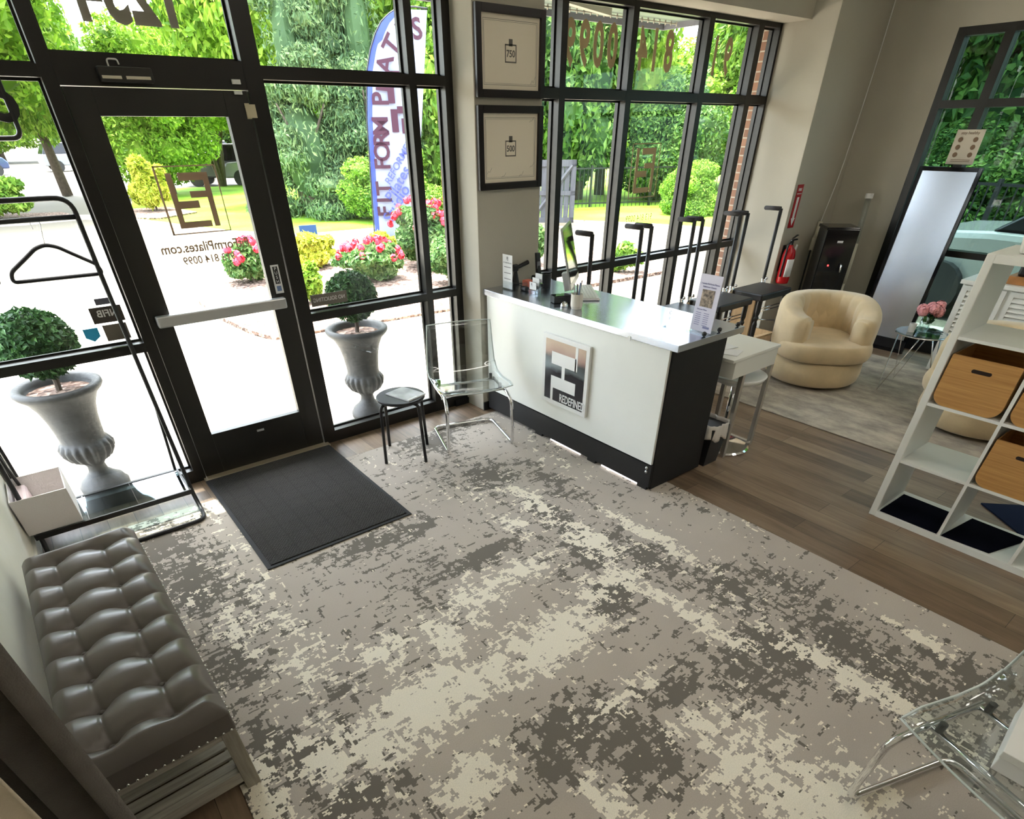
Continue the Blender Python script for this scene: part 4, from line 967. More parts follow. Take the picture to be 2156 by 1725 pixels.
def petals(c, r, n, size):
    v = []; f = []
    for i in range(n):
        d = rng.normal(size=3); d /= np.linalg.norm(d); p = np.array(c)+d*r*(.85+.15*rng.random())
        a = np.cross(d, rng.normal(size=3)); a /= np.linalg.norm(a); b = np.cross(d, a); s = size*(.7+.6*rng.random()); o = len(v)
        v += [tuple(p+a*s), tuple(p+b*s), tuple(p-a*s), tuple(p-b*s)]; f.append((o, o+1, o+2, o+3))
    return v, f
bl_ = MB()
for c in ((0, 0, .20), (.065, .02, .18), (-.06, .03, .17), (.01, -.065, .17), (.02, .07, .17), (-.045, -.04, .20), (.05, -.04, .21)):
    bl_.add(*petals(c, .045, 90, .014)); bl_.sphere(c, .038, 10, 6)
build('blossoms', bl_, PINK, vz, world=False)
sv = MB().add(*petals((0, 0, .13), .07, 40, .02)); build('leaves', sv, L_BOX, vz, world=False)
o = build('white_cup', MB().lathe([(.026, .511), (.03, .58), (.027, .58), (.024, .515)], 20, 6.46, -2.20), WHITEP, smooth=False, loc=(6.46, -2.20, .511)); setp(o, 'small white cup beside the vase on the glass side table', 'cup')
o = build('smartphone', obb((6.62, -2.33, .517), (.035, -.02, 0), (.03, .05, 0), (0, 0, .004)), BLACKG, bevel=.002); setp(o, 'black smartphone lying on the glass side table', 'phone')

# ------------------------------------------------------------------ white desk and stool behind the counter
wd = thing('white_desk', 'small white desk with chrome-white leg frames behind the reception desk', 'desk', (4.15, -1.9, 0))
build('desk_top', B(3.88, 4.44, -2.085, -1.715, .735, .755), WHITE, wd, bevel=.002)
build('apron', B(3.92, 4.425, -2.08, -1.72, .62, .735), WHITE, wd, bevel=.001)
for x in (4.09, 4.435):
    fr2 = MB().box(x-.03, x, -2.075, -2.045, .02, .62).box(x-.03, x, -1.755, -1.725, .02, .62).box(x-.03, x, -2.045, -1.755, .0, .02).box(x-.03, x, -2.075, -2.045, 0, .02).box(x-.03, x, -1.755, -1.725, 0, .02)
    build('leg_frame', fr2, mat('satin_aluminium', (.55, .52, .47), .3, .7), wd)
sto = thing('swivel_stool', 'white swivel stool with round mirror-chrome base tucked under the white desk', 'stool', (4.26, -1.93, 0))
build('base', MB().lathe([(.20, .001), (.205, .006), (.19, .014), (.05, .03), (.03, .05)], 48, 4.24, -1.93), CHROME, sto, smooth=False)
build('pole', MB().tube([(4.24, -1.93, .04), (4.24, -1.93, .49)], .022, 14), CHROME, sto, smooth=True)
build('seat', MB().lathe([(.02, .49), (.12, .495), (.18, .52), (.20, .555), (.19, .56), (.16, .54), (.02, .53)], 36, 4.24, -1.93), WHITEP, sto, smooth=True)
for i, (px_, py_, r_) in enumerate([(4.02, -1.98, .3), (4.08, -1.88, -.2), (3.97, -1.86, .8)]):
    o = build('loose_paper', obb((px_, py_, .7575+.0018*i), (.07*math.cos(r_), .07*math.sin(r_), 0), (-.05*math.sin(r_), .05*math.cos(r_), 0), (0, 0, .0007)), PAPER, bevel=0); setp(o, ['sheet of paper nearest the room on the white desk', 'top sheet of paper on the white desk toward its middle', 'sheet of paper on the white desk closest to the window'][i], 'paper', 'papers on the white desk')
wbn = thing('waste_bin', 'black waste bin lined with a white bag behind the desk end', 'waste bin', (3.908, -1.97, 0))
build('bucket', MB().hexa([(3.83, -2.07, .001), (3.98, -2.07, .001), (3.98, -1.87, .001), (3.83, -1.87, .001)], [(3.815, -2.10, .29), (4.0, -2.10, .29), (4.0, -1.85, .29), (3.815, -1.85, .29)]), BLACKP, wbn)
bag = MB()
def bagf(u, v):
    a = 2*PI*u; sq = 1/max(abs(math.cos(a)), abs(math.sin(a))); rx, ry = .097, .130
    w2 = .005*math.sin(a*9)+.004*math.sin(a*17+1); z = .318-.11*v+.014*math.sin(a*7)*v
    sq = min(sq, 1.28)
    return (3.908+(rx+w2+.004*v)*sq*math.cos(a), -1.975+(ry+w2+.004*v)*sq*math.sin(a), z)
build('bag_liner', bag.surf(bagf, 72, 6, True, False), mat('white_bag', (.72, .68, .64), .5, bump=.3, bscale=40), wbn, smooth=True, solid=.002)

# ------------------------------------------------------------------ pilates chairs
def pil_chair(k, label):
    x0 = 4.05+.69*k; t = thing('pilates_chair', label, 'pilates chair', (x0+.25, -.76, 0), 0, 'black pilates chairs along the window')
    xa, xb, ya, yb = 0-.25, .25, -.18, .17
    build('padded_seat', MB().box(xa-.02, xb+.02, ya, yb+.01, .585, .65), BLACK, t, world=False, bevel=.012)
    for x in (xa+.03, xb-.03):
        for y in (ya+.035, yb-.03):
            prof = [(.022, .0), (.022, .05), (.014, .07), (.024, .10), (.016, .13), (.022, .24), (.024, .36), (.015, .39), (.025, .42), (.016, .44), (.024, .47), (.024, .585)]
            build('leg', MB().lathe(prof, 14, x, y), BLACK, t, world=False, smooth=False)
    build('side_board', MB().box(xa-.005, xa+.012, ya+.07, yb-.05, .03, .585), MAPLE, t, world=False)
    build('side_board', MB().box(xb-.012, xb+.005, ya+.07, yb-.05, .03, .20), MAPLE, t, world=False)
    pd = MB().hexa([(xa+.06, ya-.02, .22), (xb-.06, ya-.02, .22), (xb-.06, yb-.08, .10), (xa+.06, yb-.08, .10)], [(xa+.06, ya-.02, .24), (xb-.06, ya-.02, .24), (xb-.06, yb-.08, .12), (xa+.06, yb-.08, .12)])
    build('pedal', pd, MAPLE, t, world=False)
    spr = MB()
    for z in (.50, .47): spr.tube([(xa+.06, ya+.05, z), (xb-.06, ya+.05, z)], .006, 8)
    build('spring', spr.tube([(xa+.05, ya+.06, .40), (xb-.05, ya+.06, .33)], .007, 8), CHROME, t, world=False, smooth=True)
    for sx, xp in ((-1, -.285), (1, .285)):
        po = build('handle_pole', MB().tube([(xp, .16, .05), (xp, .16, 1.315)], .017, 12), BLACK, t, world=False, smooth=True)
        build('grip', MB().tube([(xp, .165, 1.315), (xp, .325, 1.312)], .019, 12).sphere((xp, .325, 1.312), .019, 12, 6), mat('foam_grip', (.035, .032, .034), .8), po, world=False, smooth=True)
        build('pole_clamp', MB().tube([(xp-.0, .16, .60), (xp, .16, .68)], .024, 12).sphere((xp-.03*sx*.3, .125, .69), .014, 10, 6), CHROME, po, world=False, smooth=True)
    return t
pc = pil_chair(0, 'black pilates chair nearest the column, mostly hidden behind the counter')
for k, l in ((1, 'second black pilates chair from the column, behind the counter'), (2, 'black pilates chair directly behind the tall flyer'), (3, 'black pilates chair at the corner by the fire extinguisher')):
    dup(pc, (4.05+.69*k+.25, -.76, 0), 0, l)

# ------------------------------------------------------------------ corner: extinguisher, sign, cooler, mirror
fe = thing('fire_extinguisher', 'red fire extinguisher with a white label hung on the corner wall', 'fire extinguisher', (7.05, -.60, .58))
build('cylinder', MB().lathe([(.02, .585), (.062, .59), (.066, .61), (.066, .86), (.055, .91), (.025, .94), (.022, .96)], 28, 7.045, -.60), mat('red_enamel', (.45, .008, .012), .25), fe, smooth=True)
lb = MB().surf(lambda u, v: (7.045+.0672*math.cos(PI*1.15+u*PI*.55), -.60+.0672*math.sin(PI*1.15+u*PI*.55), .66+.17*v), 12, 2); build('label_band', lb, PAPER, fe, smooth=True, solid=.001)
build('valve', MB().tube([(7.045, -.60, .955), (7.045, -.60, 1.0)], .016, 10).box(7.01, 7.13, -.612, -.588, 1.0, 1.012), BLACKP, fe)
build('lever', MB().hexa([(7.03, -.608, 1.02), (7.05, -.608, 1.02), (7.05, -.592, 1.02), (7.03, -.592, 1.02)], [(7.12, -.608, 1.05), (7.14, -.608, 1.045), (7.14, -.592, 1.045), (7.12, -.592, 1.05)]), BLACKP, fe)
build('hose', MB().tube(fillet([(7.03, -.60, .99), (6.98, -.60, .97), (6.97, -.60, .75), (6.975, -.60, .66)], .03), .009, 8), BLACKP, fe, smooth=True)
build('tag', obb((7.12, -.615, .90), (.018, 0, -.006), (0, .001, 0), (-.02, 0, -.055)), PAPER, fe)
build('wall_bracket', MB().box(7.02, 7.07, -.53, -.5255, .70, .95), BLACKP, fe)
fs_ = thing('fire_sign', 'narrow red sign with a white down arrow above the fire extinguisher', 'sign', (7.055, -.53, 1.11))
build('plate', MB().box(7.002, 7.110, -.531, -.527, 1.112, 1.495), mat('red_sign', (.42, .01, .015), .4), fs_)
ar = MB().prism([(7.037, 1.385), (7.075, 1.385), (7.075, 1.20), (7.092, 1.20), (7.056, 1.13), (7.020, 1.20), (7.037, 1.20)], -.533, -.531, 'y')
ar.text('FIRE', .034, (7.056, -.532, 1.45), XX, ZZ, .0006, .02).text('EXTINGUISHER', .0125, (7.056, -.532, 1.415), XX, ZZ, .0006, .01)
build('arrow', ar, PAPER, fs_)
wc = thing('water_cooler', 'tall glossy black water cooler in the corner behind the tub chair', 'water cooler', (7.45, -.86, 0), math.radians(-48))
build('cabinet', MB().box(-.15, .15, -.14, .17, .0, 1.10), mat('dark_grey_plastic', (.05, .05, .048), .4), wc, world=False, bevel=.01)
fp = build('front_panel', MB().box(-.155, .155, -.165, -.14, .02, 1.115), BLACKG, wc, world=False, bevel=.006)
build('lid', MB().box(-.16, .16, -.15, .18, 1.10, 1.13), BLACKG, wc, world=False, bevel=.008)
build('badge', MB().box(-.03, .025, -.168, -.165, .99, 1.01).box(-.05, .0, -.168, -.165, .50, .51), PAPER, fp, world=False)
build('indicator_light', MB().box(-.06, -.045, -.168, -.165, .77, .785), mat('red_led', (.5, .02, .02), .4, emit=(1, .05, .05), estr=1.5), fp, world=False)
build('tap', MB().tube([(.06, -.17, .80), (.07, -.20, .78), (.07, -.20, .72)], .010, 8), CHROME, fp, world=False, smooth=True)
cd = thing('hanging_cord', 'white cord hanging down the corner wall into a white connector', 'cord', (7.80, -.55, 0))
build('wire', MB().tube(fillet([(7.83, -.56, 3.49), (7.82, -.56, 2.4), (7.74, -.56, 1.55), (7.62, -.56, 1.12)], .3, 6), .0045, 6), WHITEP, cd, smooth=True)
build('connector', MB().tube([(7.62, -.56, 1.13), (7.60, -.565, 1.0), (7.57, -.57, .98)], .024, 8).tube([(7.56, -.57, .98), (7.53, -.58, .86)], .022, 8), mat('ivory_plastic', (.62, .58, .46), .5), cd, smooth=True)
build('plug_lead', MB().tube([(7.53, -.58, .86), (7.49, -.60, .60), (7.45, -.62, .45)], .010, 6), BLACKP, cd, smooth=True)
ct_ = thing('clear_tube', 'clear plastic tube with a white cap leaning beside the water cooler', 'tube', (7.78, -.95, 0))
build('tube', MB().tube([(7.76, -.94, .95), (7.80, -.905, 1.36)], .028, 12), ACRYL, ct_, smooth=True)
build('cap', MB().tube([(7.80, -.905, 1.355), (7.803, -.903, 1.40)], .038, 14), WHITEP, ct_)
build('grip', MB().tube([(7.72, -.97, .55), (7.745, -.95, .78), (7.755, -.945, .94)], [.022, .03, .026], 12), mat('ivory_plastic', (.62, .58, .46), .5), ct_, smooth=True)
build('lower_rod', MB().tube([(7.66, -1.0, .001), (7.72, -.97, .56)], .016, 10), mat('ivory_plastic', (.62, .58, .46), .5), ct_, smooth=True)
mi = thing('floor_mirror', 'tall black-framed mirror leaning on the right-hand window', 'mirror', (7.70, -1.56, 0))
def leanbox(y0, y1, z0, z1, d0, d1):
    f_ = lambda z: 7.62+.13*(z/1.65)
    return MB().hexa([(f_(z0)-d1, y0, z0), (f_(z0)-d0, y0, z0), (f_(z0)-d0, y1, z0), (f_(z0)-d1, y1, z0)], [(f_(z1)-d1, y0, z1), (f_(z1)-d0, y0, z1), (f_(z1)-d0, y1, z1), (f_(z1)-d1, y1, z1)])
mf = MB()
for a in ((-1.845, -1.81, .0, 1.65), (-1.345, -1.31, .0, 1.65), (-1.81, -1.345, 1.615, 1.65), (-1.81, -1.345, .0, .13)):
    q = leanbox(*a, -.02, .012); mf.add(q.v, q.f)
build('frame', mf, BLACKG, mi, bevel=.003)
build('mirror_glass', leanbox(-1.81, -1.345, .13, 1.615, -.002, .004), mat('mirror_silver', (.70, .76, .90), .22, 1.0), mi)
build('backing', leanbox(-1.81, -1.345, .13, 1.615, -.014, -.003), BLACKP, mi)

# louvred panel behind the cube shelf
lv = thing('louvred_chest', 'white louvred chest under the right-hand window behind the cube shelf', 'chest', (7.5, -2.9, 0))
X0, X1, Y0, Y1 = 7.25, 7.72, -3.75, -2.21
build('carcass', B(X0+.03, X1, Y0, Y1, 0, .80), WHITE, lv)
build('lid', B(X0-.01, X1+.02, Y0-.02, Y1+.02, .80, .835), WHITE, lv, bevel=.004)
for (a, b) in ((-2.56, -2.23), (-3.15, -2.59), (-3.73, -3.18)):
    dr = build('door', MB().box(X0+.008, X0+.03, a, a+.035, .03, .79).box(X0+.008, X0+.03, b-.035, b, .03, .79).box(X0+.008, X0+.03, a+.035, b-.035, .75, .79).box(X0+.008, X0+.03, a+.035, b-.035, .03, .07), WHITE, lv)
    ls = MB()
    for k in range(17): z = .085+k*.039; ls.hexa([(X0+.004, a+.035, z), (X0+.010, a+.035, z), (X0+.010, b-.035, z), (X0+.004, b-.035, z)], [(X0+.022, a+.035, z+.030), (X0+.028, a+.035, z+.030), (X0+.028, b-.035, z+.030), (X0+.022, b-.035, z+.030)])
    build('louvre', ls, WHITE, dr)
    build('handle', B(X0-.008, X0+.008, (a+b)/2-.035, (a+b)/2+.035, .655, .68), BLACKP, dr)
wt = thing('wooden_tray', 'orange-brown wooden tray with black contents on the louvred chest', 'tray', (7.5, -2.75, .836))
build('tray', MB().box(7.32, 7.66, -3.1, -2.5, .836, .90), mat('orange_wood', (.40, .17, .05), .45, vary=.2, vscale=12), wt, bevel=.004)
build('contents', MB().box(7.34, 7.64, -3.05, -2.55, .90, 1.02), BLACK, wt, bevel=.02)

# unseen ceiling panels added as fill light for the room --------------------------------------------------------
EM = mat('fill_light_diffuser', (.9, .88, .82), .5, emit=(1, .93, .82), estr=CEIL_FILL)
cl0 = None
for i, (x, y) in enumerate([(1.4, -4.9), (3.8, -4.9), (6.2, -4.2), (1.4, -6.5), (3.8, -6.2), (6.2, -2.9), (3.0, -3.1)]):
    lab = 'unseen square ceiling fill panel number'
    if cl0 is None:
        cl0 = thing('ceiling_fill', 'unseen ceiling panel added as fill light', 'fill light', (x, y, 3.47), 0, 'added ceiling fill panels')
        build('housing', MB().box(-.32, .32, -.32, .32, .0, .029), WHITEP, cl0, world=False)
        build('diffuser', MB().box(-.28, .28, -.28, .28, -.006, .0), EM, cl0, world=False)
    else: dup(cl0, (x, y, 3.47))

# ------------------------------------------------------------------ outdoors
def ground(name, poly, z0, z1, m, **k):
    return struct(name, MB().prism(poly, z0, z1), m, **k)
ground('ground_drive', [(-60, .115), (7.7, .115), (7.7, .9), (8.1, .9), (8.1, -40), (120, -40), (120, 160), (-60, 160)][::1], -.35, GZ-.02, DRIVE)
ground('ground_walk', [(-30, .115), (7.7, .115), (7.7, 3.19), (5.4, 3.19), (2.65, 3.42), (2.2, 4.2), (1.4, 8.6), (-30, 8.6)], -.3, GZ, CONC)
bed = [(2.65, 3.42), (5.38, 3.19), (9.6, 3.0), (10.6, 4.2), (10.4, 6.5), (9.4, 8.4), (7.4, 9.0), (5.0, 8.9), (3.7, 8.0), (2.75, 7.0), (2.42, 6.1), (2.40, 5.0), (2.5, 4.0)]
ground('ground_bed', bed, -.3, GZ+.03, MULCH)
lawn = [(3.6, 18.2), (4.6, 15.0), (5.2, 13.2), (6.3, 11.5), (10.3, 11.0), (11.6, 10.6), (13.2, 8.7), (14.0, 7.2), (14.6, 5.6), (15.6, 3.6), (18, 1.5), (60, -4), (60, 40), (9.0, 30), (6.6, 31), (5.0, 26)]
ground('ground_lawn', lawn, -.3, GZ+.04, GRASS)
ground('ground_island', [(3.5, 18.4), (4.3, 17.6), (5.6, 18.6), (5.2, 21), (4.1, 21.2), (3.5, 20)], -.3, GZ+.08, MULCH)
ground('ground_side', [(8.1, -8), (9.6, -8), (9.6, -.3), (8.1, -.3)], -.3, GZ, CONC)
cbm = MB()
def curb_line(P, mb, w_=.15):
    for i in range(len(P)-1):
        a, b = Vector((*P[i], 0)), Vector((*P[i+1], 0)); d = (b-a).normalized(); n_ = Vector((-d.y, d.x, 0))*w_/2
        a2 = a-d*.02; b2 = b+d*.02
        mb.hexa([tuple(p+Vector((0, 0, -.3))) for p in (a2-n_, b2-n_, b2+n_, a2+n_)], [tuple(p+Vector((0, 0, GZ+.10))) for p in (a2-n_, b2-n_, b2+n_, a2+n_)])
curb_line([(3.4, 18.4), (4.4, 15.0), (5.0, 13.1), (6.2, 11.3), (10.2, 10.85), (11.5, 10.45), (13.1, 8.6), (13.9, 7.1), (14.5, 5.5), (15.5, 3.5), (18, 1.3)], cbm)
curb_line([(-12, 22), (-2, 20.2), (1.0, 19.5), (2.6, 19.9), (3.4, 18.4)], cbm)
struct('trim_2', cbm, CURB)
ground('ground_hedge_bed', [(-12, 22), (-2, 20.2), (1.0, 19.5), (2.6, 19.9), (2.2, 22.0), (0, 23), (-12, 24)], -.3, GZ+.05, MULCH)
# canopy over the front
cn = MB().box(-2, 7.45, .8, 1.85, 2.93, 3.02).box(.95, 7.45, .2, .8, 2.93, 3.02)
canopy = struct('trim_3', cn, mat('green_metal_awning', (.12, .17, .14), .5))
sc2 = MB().box(-2, 7.45, 1.85, 1.88, 2.88, 3.2).box(7.45, 7.48, .2, 1.88, 2.88, 3.2)
build('fascia', sc2, mat('grey_fascia', (.14, .14, .16), .6), canopy)
rb = MB()
for k in range(46): x = 3.0+k*.098; rb.box(x, x+.008, 1.63, 1.645, 2.89, 2.93)
rb.box(3.0, 7.4, 1.63, 1.645, 2.905, 2.915); rb.hexa([(4.9, .95, 2.85), (6.0, 1.30, 2.85), (6.0, 1.36, 2.85), (4.9, 1.02, 2.85)], [(4.9, .95, 2.91), (6.0, 1.30, 2.91), (6.0, 1.36, 2.91), (4.9, 1.02, 2.91)])
build('scalloped_rail', rb, mat('cream_metal', (.34, .31, .25), .5), canopy)

# foliage -------------------------------------------------------------
def leaf_cloud(blobs, n, size, flat=.0, seed=1, fold=.25, aspect=1.5):
    R_ = np.random.default_rng(seed); blobs = np.array(blobs, float)  # x,y,z,rx,ry,rz
    wts = blobs[:, 3]*blobs[:, 4]; wts = wts/wts.sum(); idx = R_.choice(len(blobs), n, p=wts)
    d = R_.normal(size=(n, 3)); d /= np.linalg.norm(d, axis=1)[:, None]
    rad = .72+.33*R_.random(n)**.6
    p = blobs[idx, :3]+d*blobs[idx, 3:6]*rad[:, None]
    nr = d*.6+R_.normal(size=(n, 3))*.6+np.array([0, 0, .35]); nr /= np.linalg.norm(nr, axis=1)[:, None]
    a = np.cross(nr, R_.normal(size=(n, 3))); a /= np.linalg.norm(a, axis=1)[:, None]; b = np.cross(nr, a)
    s = size*(.6+.8*R_.random(n))[:, None]
    v = np.empty((n, 4, 3)); v[:, 0] = p-a*s*aspect*.5; v[:, 1] = p-b*s*.42+nr*s*fold*.5; v[:, 2] = p+a*s*aspect*.6-nr*s*.15; v[:, 3] = p+b*s*.42+nr*s*fold*.5
    v = v.reshape(-1, 3); f = np.arange(4*n).reshape(-1, 4)
    return v, f
def leaf_mesh(name, blobs, n, size, material, seed=1, core=True, **k):
    v, f = leaf_cloud(blobs, n, size, seed=seed, **k)
    mb = MB(); mb.v = v.tolist(); mb.f = [tuple(q) for q in f.tolist()]
    if core:
        for b in blobs: mb.sphere(b[:3], 1.0, 10, 7, (b[3]*.56, b[4]*.56, b[5]*.56))
    me = bpy.data.meshes.new(name); me.from_pydata(mb.v, [], mb.f); me.materials.append(material); me.update(); return me
def crown_blobs(rx, rz, n, seed, sub=.42):
    R_ = random.Random(seed); out = [(0, 0, 0, rx*.62, rx*.62, rz*.68)]
    for i in range(n):
        while True:
            d = Vector((R_.gauss(0, 1), R_.gauss(0, 1), R_.gauss(0, 1)))
            if d.length > .1: break
        d.normalize(); q = R_.uniform(.55, .78); s = sub*R_.uniform(.7, 1.2)
        out.append((d.x*rx*q, d.y*rx*q, d.z*rz*q, rx*s, rx*s, rz*s*.75))
    return out
CROWNS = {}
def crown(kind, seed):
    k = (kind, seed)
    if k in CROWNS: return CROWNS[k]
    if kind == 'bright': me = leaf_mesh('crown', crown_blobs(1, 1, 22, seed), 30000, .040, L_YEL, seed)
    elif kind == 'mid': me = leaf_mesh('crown', crown_blobs(1, 1, 22, seed), 30000, .040, L_MID, seed)
    elif kind == 'dark': me = leaf_mesh('crown', crown_blobs(1, 1, 22, seed), 24000, .045, L_DARK, seed)
    elif kind == 'conifer':
        R_ = random.Random(seed); bl = []
        for i in range(60):
            h_ = R_.uniform(-.95, .95); r_ = .85*(1-(h_+1)/2)**.8+.12; a = R_.uniform(0, 2*PI)
            bl.append((math.cos(a)*r_*.65, math.sin(a)*r_*.65, h_, .30*r_+.06, .30*r_+.06, .09))
        bl.append((0, 0, -.35, .55, .55, .6)); bl.append((0, 0, .3, .28, .28, .55))
        me = leaf_mesh('crown', bl, 48000, .020, leaf_mat('needle', (.03, .07, .03), (.10, .18, .07), (.24, .33, .13), .15), seed, aspect=2.6)
    CROWNS[k] = me; return me
tree_n = 0
def tree(x, y, zc, rx, rz, kind, seed, label, rot=0, multi=False, group='trees beyond the drive'):
    t = thing('tree', label, 'tree', (x, y, GZ), rot, group)
    o = bpy.data.objects.new('crown', crown(kind, seed)); COL.objects.link(o); o.parent = t; o.location = (0, 0, zc-GZ); o.scale = (rx, rx, rz)
    mb = MB()
    if multi:
        for k in range(6):
            a = k*1.05; mb.tube([(0.05*math.cos(a), .05*math.sin(a), 0), (.35*math.cos(a), .35*math.sin(a), zc*.4), (1.3*math.cos(a), 1.3*math.sin(a), zc+rz*.1)], [.11, .08, .03], 7)
    else:
        mb.tube([(0, 0, 0), (.03, .02, zc*.45), (0, .05, zc+rz*.4)], [.17+.02*rx, .12+.02*rx, .04], 8)
        for k in range(4):
            a = k*1.7+seed; mb.tube([(0, 0, zc*.5), (rx*.5*math.cos(a), rx*.5*math.sin(a), zc)], [.07, .02], 6)
    build('trunk', mb, BARK, t, world=False, smooth=True)
    return t
T_ = [
 (.0, 24, 5.6, 4.6, 4.2, 'bright', 1, 'broad bright green tree at the far left behind the boxwood hedge', 0, False),
 (-5, 27, 6.0, 5, 5, 'mid', 2, 'green tree beyond the far left edge of the drive', 1, False),
 (3.2, 30, 4.6, 2.3, 4.2, 'mid', 1, 'leafy green tree beyond the lawn seen left of the door frame', 2, False),
 (6.7, 27, 2.9, 2.5, 2.7, 'bright', 2, 'low-branching maple seen through the door glass', 0, False),
 (9.7, 30, 4.2, 2.8, 2.9, 'bright', 3, 'multi-stemmed maple beside the parked car seen through the door', 2, True),
 (15.0, 28, 7.5, 3.2, 5.4, 'bright', 1, 'tall bright tree seen right of the door header', 4, False),
 (8.3, 15.4, 2.7, 2.2, 3.4, 'conifer', 5, 'dark evergreen conifer behind the lawn left of the feather flag', 0, False),
 (10.2, 15.0, 3.0, 2.2, 3.8, 'conifer', 5, 'dark evergreen conifer directly behind the feather flag', 2.1, False),
 (9.6, 19.5, 7.2, 3.3, 4.8, 'bright', 2, 'tall yellow-green tree above the conifers', 1, False),
 (13.8, 19.5, 7.4, 3.8, 5.6, 'bright', 3, 'tall yellow-green tree behind the top of the feather flag', 3, False),
 (9.7, 12.9, .75, 1.5, 1.2, 'mid', 3, 'bushy green shrub tree at the foot of the conifers', 3, False),
 (13.4, 14.4, 2.9, 2.4, 3.3, 'mid', 2, 'green tree behind the orange-brown gate board', 5, False),
 (17.6, 18.0, 6.6, 4.2, 5.6, 'mid', 1, 'large green tree between the flag and the column', 5, False),
 (17.6, 13.6, 3.4, 2.8, 3.8, 'dark', 4, 'dark tree behind the grey bin-store gates', 0, False),
 (19.6, 14.4, 5.0, 2.6, 4.9, 'bright', 1, 'bright leafy tree above the metal fence at its left post', 2, False),
 (20.0, 11.2, 1.6, 1.9, 1.9, 'dark', 4, 'shady undergrowth tree just behind the metal fence', 1, False),
 (25.0, 14.5, 2.3, 3.6, 2.6, 'bright', 3, 'bright leafy tree beneath the patch of sky behind the fence', 4, False),
 (23.4, 9.6, 3.0, 2.6, 3.0, 'mid', 2, 'mid green tree leaning over the fence', 0, False),
 (26.0, 10.6, 5.2, 3.6, 4.6, 'mid', 1, 'green tree at the right of the front windows', 1, False),
 (24.4, 6.2, 4.2, 2.8, 4.2, 'bright', 2, 'bright tree close to the brick pier view', 3, False),
 (17.0, 8.0, .42, .95, .85, 'mid', 2, 'yellow-green shrub on the kerb in front of the fence', 2, False),
 (19.8, 7.2, .75, 1.3, 1.1, 'mid', 2, 'green shrub at the right end of the metal fence', 2, False),
 (18.5, 2.6, 3.8, 3.0, 4.0, 'dark', 4, 'dark tree outside the right-hand window, left of the notice', 3, False),
 (21.5, .2, 4.6, 3.4, 4.6, 'dark', 4, 'dark tall tree outside the right-hand window behind the notice', 1, False),
 (20.0, -3.4, 4.0, 3.4, 4.4, 'mid', 1, 'tree at the right edge outside the right-hand window', 1, False),
 (16.5, .6, .9, 1.6, 1.3, 'dark', 4, 'dark bush under the fence outside the right-hand window', 2, False),
]
for a in T_: tree(*a[:8], rot=a[8], multi=a[9])
# hedge ball far left
def shrub(name, loc, r, rz_, n, size, material, label, cat='shrub', group=None, flowers=None, seed=3, nb=10):
    t = thing(name, label, cat, loc, 0, group)
    me = leaf_mesh('foliage', [(b[0], b[1], b[2]+rz_*.9, b[3], b[4], b[5]) for b in crown_blobs(r, rz_, nb, seed, .4)], n, size, material, seed)
    o = bpy.data.objects.new('foliage', me); COL.objects.link(o); o.parent = t
    build('stem', MB().tube([(0, 0, -.1), (0, 0, rz_*.5)], .02+.02*r, 6), BARK, t, world=False)
    if flowers:
        R_ = random.Random(seed); fb_ = MB()
        for i in range(flowers):
            d = Vector((R_.gauss(0, 1), R_.gauss(0, 1)-.3, abs(R_.gauss(0, 1))+.3)).normalized(); c = (d.x*r*1.0, d.y*r*1.0, rz_*.9+d.z*rz_*1.02)
            fb_.add(*petals(c, .055, 26, .032))
        build('blossoms', fb_, TERRA, t, world=False)
    return t
shrub('hedge_bush', (.2, 20.8, GZ), 1.35, .75, 7000, .11, L_MID, 'rounded green hedge bush across the drive at far left')
shrub('grass_clump', (4.7, 20.0, GZ+.08), .62, .85, 4000, .10, L_GOLD, 'tall pale ornamental grass clump on the mulch island', 'grass clump')
shrub('rose_bush', (3.55, 6.9, GZ+.03), .42, .34, 3200, .06, L_ROSE, 'red rose bush seen through the door glass at the bed edge', 'rose bush', 'rose bushes', 26, 4)
shrub('rose_bush', (5.2, 5.75, GZ+.03), .55, .33, 4200, .06, L_ROSE, 'red rose bush right behind the round boxwood', 'rose bush', 'rose bushes', 30, 5)
shrub('rose_bush', (6.55, 6.2, GZ+.03), .60, .58, 6000, .06, L_ROSE, 'tall red rose bush right of the feather flag', 'rose bush', 'rose bushes', 34, 6)
shrub('rose_bush', (7.35, 6.1, GZ+.03), .50, .60, 5000, .06, L_ROSE, 'tall red rose bush seen through the narrow pane', 'rose bush', 'rose bushes', 30, 7)
shrub('rose_bush', (6.15, 4.6, GZ+.03), .45, .42, 4000, .06, L_ROSE, 'low rose bush at the bottom of the narrow pane', 'rose bush', 'rose bushes', 6, 8)
shrub('rose_bush', (8.3, 5.0, GZ+.03), .28, .42, 1500, .06, L_ROSE, 'leafy rose bush behind the counter computer, outside', 'rose bush', 'rose bushes', None, 9, 5)
shrub('golden_shrub', (4.95, 7.6, GZ+.03), .46, .33, 3800, .07, L_GOLD, 'golden yellow shrub left of the flag pole', 'shrub', 'golden shrubs')
shrub('golden_shrub', (6.3, 7.35, GZ+.03), .42, .26, 3200, .07, L_GOLD, 'golden yellow shrub at the right foot of the flag', 'shrub', 'golden shrubs', None, 12)
shrub('green_tuft', (3.75, 4.9, GZ+.03), .30, .30, 1800, .06, L_YEL, 'bright green tuft left of the boxwood urn by the bed edge', 'shrub', None, None, 14, 5)
shrub('green_tuft', (9.0, 3.4, GZ+.03), .30, .30, 900, .07, L_MID, 'loose leafy plant outside behind the first pilates chair', 'shrub', None, None, 15, 6)
shrub('yellow_seedling', (3.02, 3.85, GZ+.03), .06, .05, 60, .05, L_GOLD, 'tiny yellow plant in the mulch tip of the bed', 'plant', None, None, 16, 2)

